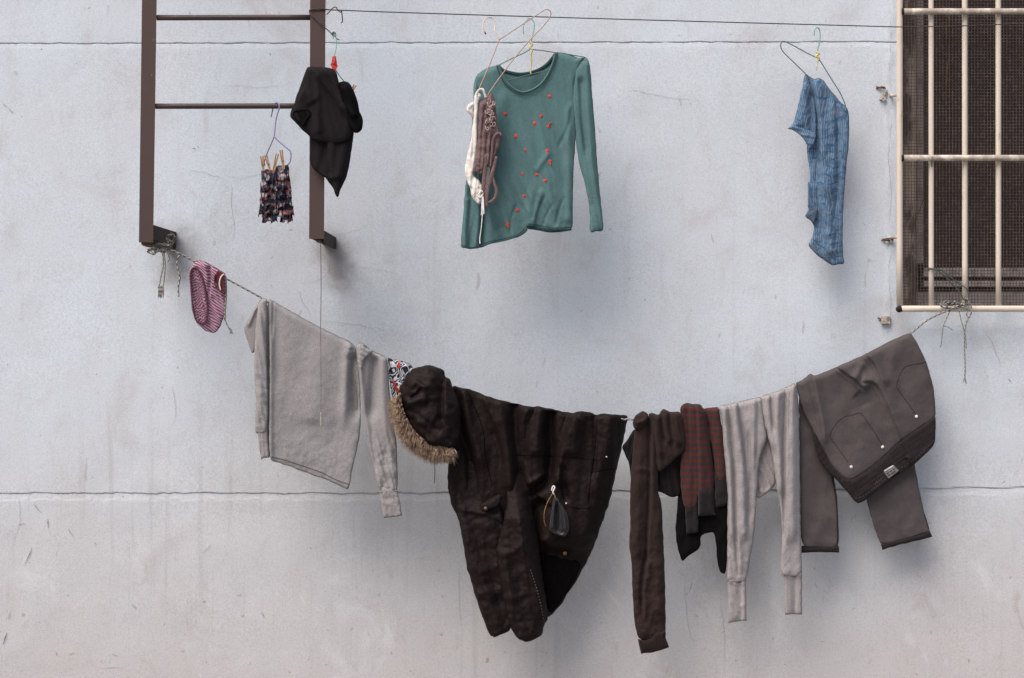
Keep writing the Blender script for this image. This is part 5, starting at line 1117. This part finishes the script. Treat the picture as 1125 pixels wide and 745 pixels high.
m_ = MB(); m_.tube([(x, y, TD + .009 + .004 * math.sin(PI * k / 14)) for k, (x, y) in enumerate(NL)], .0052, 8, 4, .4); m_.build('neckband', M_teal, tt)
cen = np.array([578, 66.])
for off, mt in ((2.3, M_tealdk), (-.4, M_tealpale)):
    pts = [np.array(p) + (np.array(p) - cen) / np.linalg.norm(np.array(p) - cen) * off for p in NL]
    m_ = MB(); m_.tube([(p[0], p[1], TD + .0125 + .004 * math.sin(PI * k / 14)) for k, p in enumerate(pts)], .0013, 6, 4); m_.build('neckband_edge', mt, tt)
m_ = MB(); m_.tube([(547.5, 72.5, TD - .018), (553, 77.3, TD - .018), (560, 79.6, TD - .018), (567, 81, TD - .018), (574, 81.3, TD - .018), (582, 80, TD - .018), (590, 77.5, TD - .018), (597.5, 73.3, TD - .018), (603.5, 68, TD - .018), (610, 59.5, TD - .016)], .0052, 8, 4, .6); m_.build('neckband', M_tealdk, tt)
for pts in ([(506, 269.5), (511, 270.5), (516, 271.8), (521, 271.3), (526.5, 270.5)],):
    m_ = MB(); m_.tube([(x, y, TD + .026) for x, y in pts], .0011, 5, 3); m_.build('hem_seam', M_tealdk, tt)
seam(tb, [(530, 268.5), (538, 265.3), (550, 263), (560, 260.5), (568.6, 258), (577, 251)], .0012, M_tealdk, tt, 'hem_seam')
m_ = MB(); m_.tube([(577.5, 249, TD + .004), (582, 249.6, TD + .002), (592, 250.6, TD + .002), (604, 253, TD + .002), (616, 252.6, TD + .002), (628, 251.8, TD + .004)], [.003, .0075, .0085, .008, .0075, .004], 7, 4); m_.build('hem_underside_shade', M_tealdk, tt)  # dark tube: shade under the rolled hem, painted as colour
seam(tb, [(580, 245.8), (593, 247.6), (607, 250.3), (618, 249.8), (628.8, 249.5)], .0012, M_tealdk, tt, 'hem_seam')
M_flow = cloth('red_felt', (.60, .040, .024), (.70, .065, .04), 200)
FL = [(603.9, 105.7), (554.9, 125), (594.4, 127.3), (587.3, 135.8), (602.7, 139), (566.7, 149.7), (577.3, 165), (601, 165.6), (603.9, 177.4), (573.8, 191.3), (590.3, 191.6), (598.6, 198.7), (575.8, 215.5), (568.5, 231), (557.5, 246.5)]
for k, (x, y) in enumerate(FL):
    r_ = random.Random(k); fd = float(tb.front(x, y)[0]); q = MB(); sx = .62 if k in (9, 6) else 1.0
    for j in range(5):
        a_ = j * 1.257 + r_.uniform(-.3, .3); q.ball(P(x + 1.15 * sx * math.cos(a_), y + 1.15 * math.sin(a_), fd + .0006), .0032, (1 * sx, .28, 1), 1, .15, k * 7 + j)
    q.ball(P(x, y, fd + .001), .003, (1, .35, 1), 1)
    if k in (4, 7, 8, 14): q.tube([(x + .5, y - 1 if k == 4 else y + 1, fd + .002), (x + 1.6, y - 4 if k == 4 else y + 4.5, fd + .002)], .0016, 5, 2)
    if k == 4: q.tube([(x + 1.6, y - 4, fd + .002), (x + 4, y - 5, fd + .002)], .0013, 5, 2)
    q.build('flower', M_flow, tt)

# ================================================================ underwear bundle on the copper hanger
cb = thing('camisole', P(531, 104, .35), 'cream and mauve brown lace camisole bunched on the copper hanger before the teal top', 'camisole')
KDp = TD + .052
panel('lining', [(521, 104), (524.5, 101.5), (528, 103), (529.8, 107), (526, 111), (525.8, 127), (525.3, 155), (524, 174), (521, 186), (520, 193), (526, 197), (530, 206), (530.8, 221), (528, 224), (525.3, 225), (521.5, 221), (518.4, 216), (515.7, 204), (511.2, 195), (510.8, 185), (513, 171), (517, 155), (519.7, 133), (520.6, 112)], M_whitecl, cb, KDp, .012, 5, folds=[waves(95, 5, 26, .005, 303), waves(40, 7, 12, .006, 304, below(155, 195))], seed=300, res=1.3)
panel('lining', [(533, 176), (537, 174), (538.6, 184), (537, 196), (535, 206), (531.5, 214), (529, 208), (531, 190)], M_whitecl, cb, KDp - .002, .010, 4, folds=[waves(80, 4, 14, .005, 305, None, .3)], seed=306, res=1.2)
panel('body', [(526.4, 113), (530, 110), (534, 107), (537, 103.5), (540, 102), (542.5, 107), (544.5, 115), (545.6, 128), (547, 141), (549, 145), (551, 148.3), (551.3, 153), (550, 158), (546.8, 166), (544.3, 174), (540, 186), (535, 182), (532, 190), (528, 192), (524, 190), (519.5, 189.5), (519.6, 184), (522.6, 172), (524.8, 155), (525.6, 135)], M_mauve, cb, KDp + .010, .012, 5, folds=[ridge([(530, 115), (528, 140), (525, 180)], 1.8, .007, 0, 0), ridge([(534, 125), (532, 150), (529, 185)], 1.8, .007, 0, 0), ridge([(540, 130), (538, 155), (535, 180)], 2, .007, 0, 0), waves(96, 4, 30, .004, 313), waves(30, 5, 9, .003, 315), pleat([(545, 148), (543, 158), (541, 172)], 3, -.008)], seed=310, res=1.2)
def strip(pts, r, mat, name, flat=.45):
    m_ = MB(); m_.tube(pts, r, 7, 5, flat); return m_.build(name, mat, cb)
k0 = KDp + .022
strip([(533.5, 170, k0), (532.5, 190, k0), (531, 205, k0), (530.8, 216, k0)], [.004, .0072, .0072, .0065, .0035], M_mauve, 'strap', .25)
strip([(545.5, 172, k0), (541, 190, k0), (536.5, 205, k0), (534.5, 218, k0), (535, 227, k0)], [.004, .0072, .0072, .0065, .0035], M_mauve, 'strap', .25)
strip([(540.5, 192, k0), (543.5, 202, k0), (545.6, 210, k0), (543.5, 218, k0), (538.5, 222, k0), (534, 222, k0)], [.0035, .0056, .0056, .0035], M_mauve, 'strap', .25)
strip([(550.8, 149, k0), (549, 146.5, k0), (544, 149, k0 + .002), (541.5, 156, k0), (540.5, 168, k0), (538.5, 184, k0)], [.003, .0052, .005, .003], M_mauve, 'edging', .3)
strip([(523, 104, KDp + .016), (526.5, 98.5, KDp + .02), (530.5, 98.5, KDp + .022), (532.2, 103, KDp + .02), (533.8, 107, KDp + .018)], [.005, .003, .0045, .0035, .005], M_whitecl, 'bow')
strip([(520, 114, KDp), (515.8, 117, KDp + .006), (515, 121, KDp + .008), (518, 124, KDp + .006), (520.5, 128, KDp)], .0075, M_whitecl, 'bow')
strip([(525.5, 214, k0), (529, 209.5, k0), (530.8, 213, k0), (527, 217, k0), (523.5, 214, k0)], .003, M_whitecl, 'bow')
for k in range(26):
    r_ = random.Random(400 + k); x, y = 538.5 + r_.uniform(-3.5, 4.5), 110 + r_.uniform(0, 32); a_ = r_.uniform(0, 6.28)
    pts = [(x + 2.4 * math.cos(a_ + j * .9) * (j + 1) / 4, y + 2.8 * math.sin(a_ + j * .9) * (j + 1) / 4, k0 + .004 + r_.uniform(-.002, .005)) for j in range(5)]
    strip(pts, .0016, M_lace, 'lace', .7) if k < 26 else None
q = MB(); q.hull([P(x, y, k0 + dd) for dd in (0, .0015) for x, y in ((529.3, 216), (531.3, 216), (532.3, 235), (528.3, 236.5))]).build('care_tag', M_white, cb, False)
strip([(530, 236, k0), (528.8, 250, k0), (527.2, 262, k0), (527.4, 268, k0)], [.0018, .0016, .0018, .0022], M_white, 'loose_thread', 1)

# ================================================================ blue shirt
bs = thing('blue_shirt', P(905, 90, .12), 'blue short sleeved shirt with broken woven stripes, slipping sideways off its hanger', 'shirt')
bf = [ridge([(900, 90), (905, 140), (908, 200), (915, 285)], 6, .012, .05, .05), crease([(892, 88), (897, 130), (899, 170), (901, 230), (906, 270)], 7, .014, -1, .02, .1, 2.2, 1), ridge([(914, 105), (915, 160), (914, 230)], 6, .010, .1, .2), valley([(919, 108), (921, 170), (919, 240)], 2.4, .010, .05, .2), waves(92, 14, 36, .005, 323), waves(70, 9, 14, .0028, 324), crease([(905, 252), (911, 275), (914, 291)], 6, .010, -1, .2, 0)]
bb = panel('body', [(884, 80), (890.4, 84.8), (895, 87.3), (899.8, 85.2), (904.5, 88.5), (912, 98), (918, 105.5), (923.3, 111.8), (927.5, 115), (931, 119.5), (932.7, 127), (933, 145), (932.4, 160), (930.6, 176), (927.6, 210), (926.3, 232), (925.6, 251), (926, 279), (928.2, 290.3), (921, 290.5), (914.4, 291.8), (909, 288.5), (904.3, 285), (898, 280), (893, 276), (890, 272.5), (888, 268.5), (891, 263), (893, 258.5), (894.3, 249), (892.5, 244.5), (890, 241.5), (884, 237.5), (886, 234), (888.3, 231), (889, 214), (890, 190), (888.3, 180), (887, 170), (886.5, 158), (888, 140), (889, 110)], M_blue, bs, lambda x, y: .118 + 0 * x, .013, 6, folds=bf, seed=320, wob=.4, uvwarp=.8)
panel('sleeve', [(884, 80.5), (888, 86), (893, 100), (896, 120), (897.5, 140), (897, 152), (893, 163), (889.5, 165), (886, 159), (883.5, 153.5), (880.8, 149.5), (876, 145.5), (871, 142.3), (868, 142.6), (865, 141.4), (868, 138.5), (871, 136), (873.3, 128), (875.4, 121.5), (878.5, 108), (881, 98)], M_blue, bs, lambda x, y: .136 + 0 * x, .014, 7, folds=[ridge([(886, 90), (884, 115), (880, 140)], 4, .008, .1, .1), pleat([(891, 100), (892, 125), (893, 155)], 4, -.010, 1, .1, .1, .5), waves(100, 9, 40, .005, 333)], seed=330, uvrot=12, uvwarp=.8)
panel('sleeve_hem', [(866, 140.5), (870.5, 137.3), (876, 139), (884, 141), (891.5, 143.5), (896.5, 148), (895, 157), (891, 164), (888, 163), (884, 154), (878, 147.5), (871, 142.8)], M_blue, bs, .150, .007, 3, folds=[waves(15, 5, 18, .004, 343)], seed=340, res=1.3, uvrot=20)
panel('placket', [(888, 232), (891.5, 230), (898.5, 229), (898.5, 234), (895.5, 244), (893.3, 247), (890, 241.5), (884, 237.8)], M_bluedk, bs, .134, .004, 3, seed=350, res=1.2)
panel('hem_inside', [(888.3, 268.8), (893, 272.5), (899, 277), (905, 280.5), (911, 283.5), (913, 290.5), (904.3, 285.2), (896, 279), (890.4, 273.5)], M_bluedk, bs, .136, .004, 2.5, seed=351, res=1.2)
seam(bb, [(893, 262), (899, 268), (908, 274), (913, 281)], .0012, M_bluedk, bs, 'hem_seam'); seam(bb, [(914, 283), (920, 281.5), (926.5, 281)], .0012, M_bluedk, bs, 'hem_seam')
strip_ = MB(); strip_.tube([(888.5, 200, .137), (888.6, 212, .138), (888.4, 228, .137)], .0035, 6, 4); strip_.build('rolled_edge', M_blue, bs)

# ================================================================ pieces of a part hang under that part
SUB = {'cuff': ('sleeve', 'leg'), 'cuff_seam': ('cuff',), 'fur_trim': ('hood',), 'toggle': ('hood',), 'zip_pull': ('zip',), 'neckband_edge': ('neckband',), 'patch_mark': ('patch',),
       'patch_bar': ('patch',), 'hook_tip': ('hook',), 'tassel': ('tail',), 'bar_cap': ('crossbar',), 'end_cap': ('frame_pipe',), 'sleeve_hem': ('sleeve',), 'weight': ('cord',), 'pocket_stitching': ('pocket_seam',), 'band_stitching': ('waistband',), 'band_seam': ('waistband',), 'bar_tack': ('waistband',)}
def mid_of(o):
    n = len(o.data.vertices); a = np.empty(n * 3); o.data.vertices.foreach_get('co', a); return a.reshape(-1, 3).mean(0)
base = lambda o: o.name.split('.')[0]
for o in [q for q in C.objects if q.parent is not None]:
    want = SUB.get(base(o))
    if want is None: continue
    if base(o) == 'cuff_seam': want = ('cuff',) if any(base(q) == 'cuff' for q in C.objects if q.parent is o.parent) else ('sleeve', 'leg')
    top = o.parent
    while top.parent is not None: top = top.parent
    cand = [q for q in C.objects if q.parent is top and base(q) in want and q is not o]
    if base(o) == 'cuff_seam': cand = [q for q in C.objects if q.parent is top and base(q) in ('sleeve', 'leg')]
    if not cand: continue
    m0 = mid_of(o); best = min(cand, key=lambda q: float(np.linalg.norm(mid_of(q) - m0)))
    o.parent = best
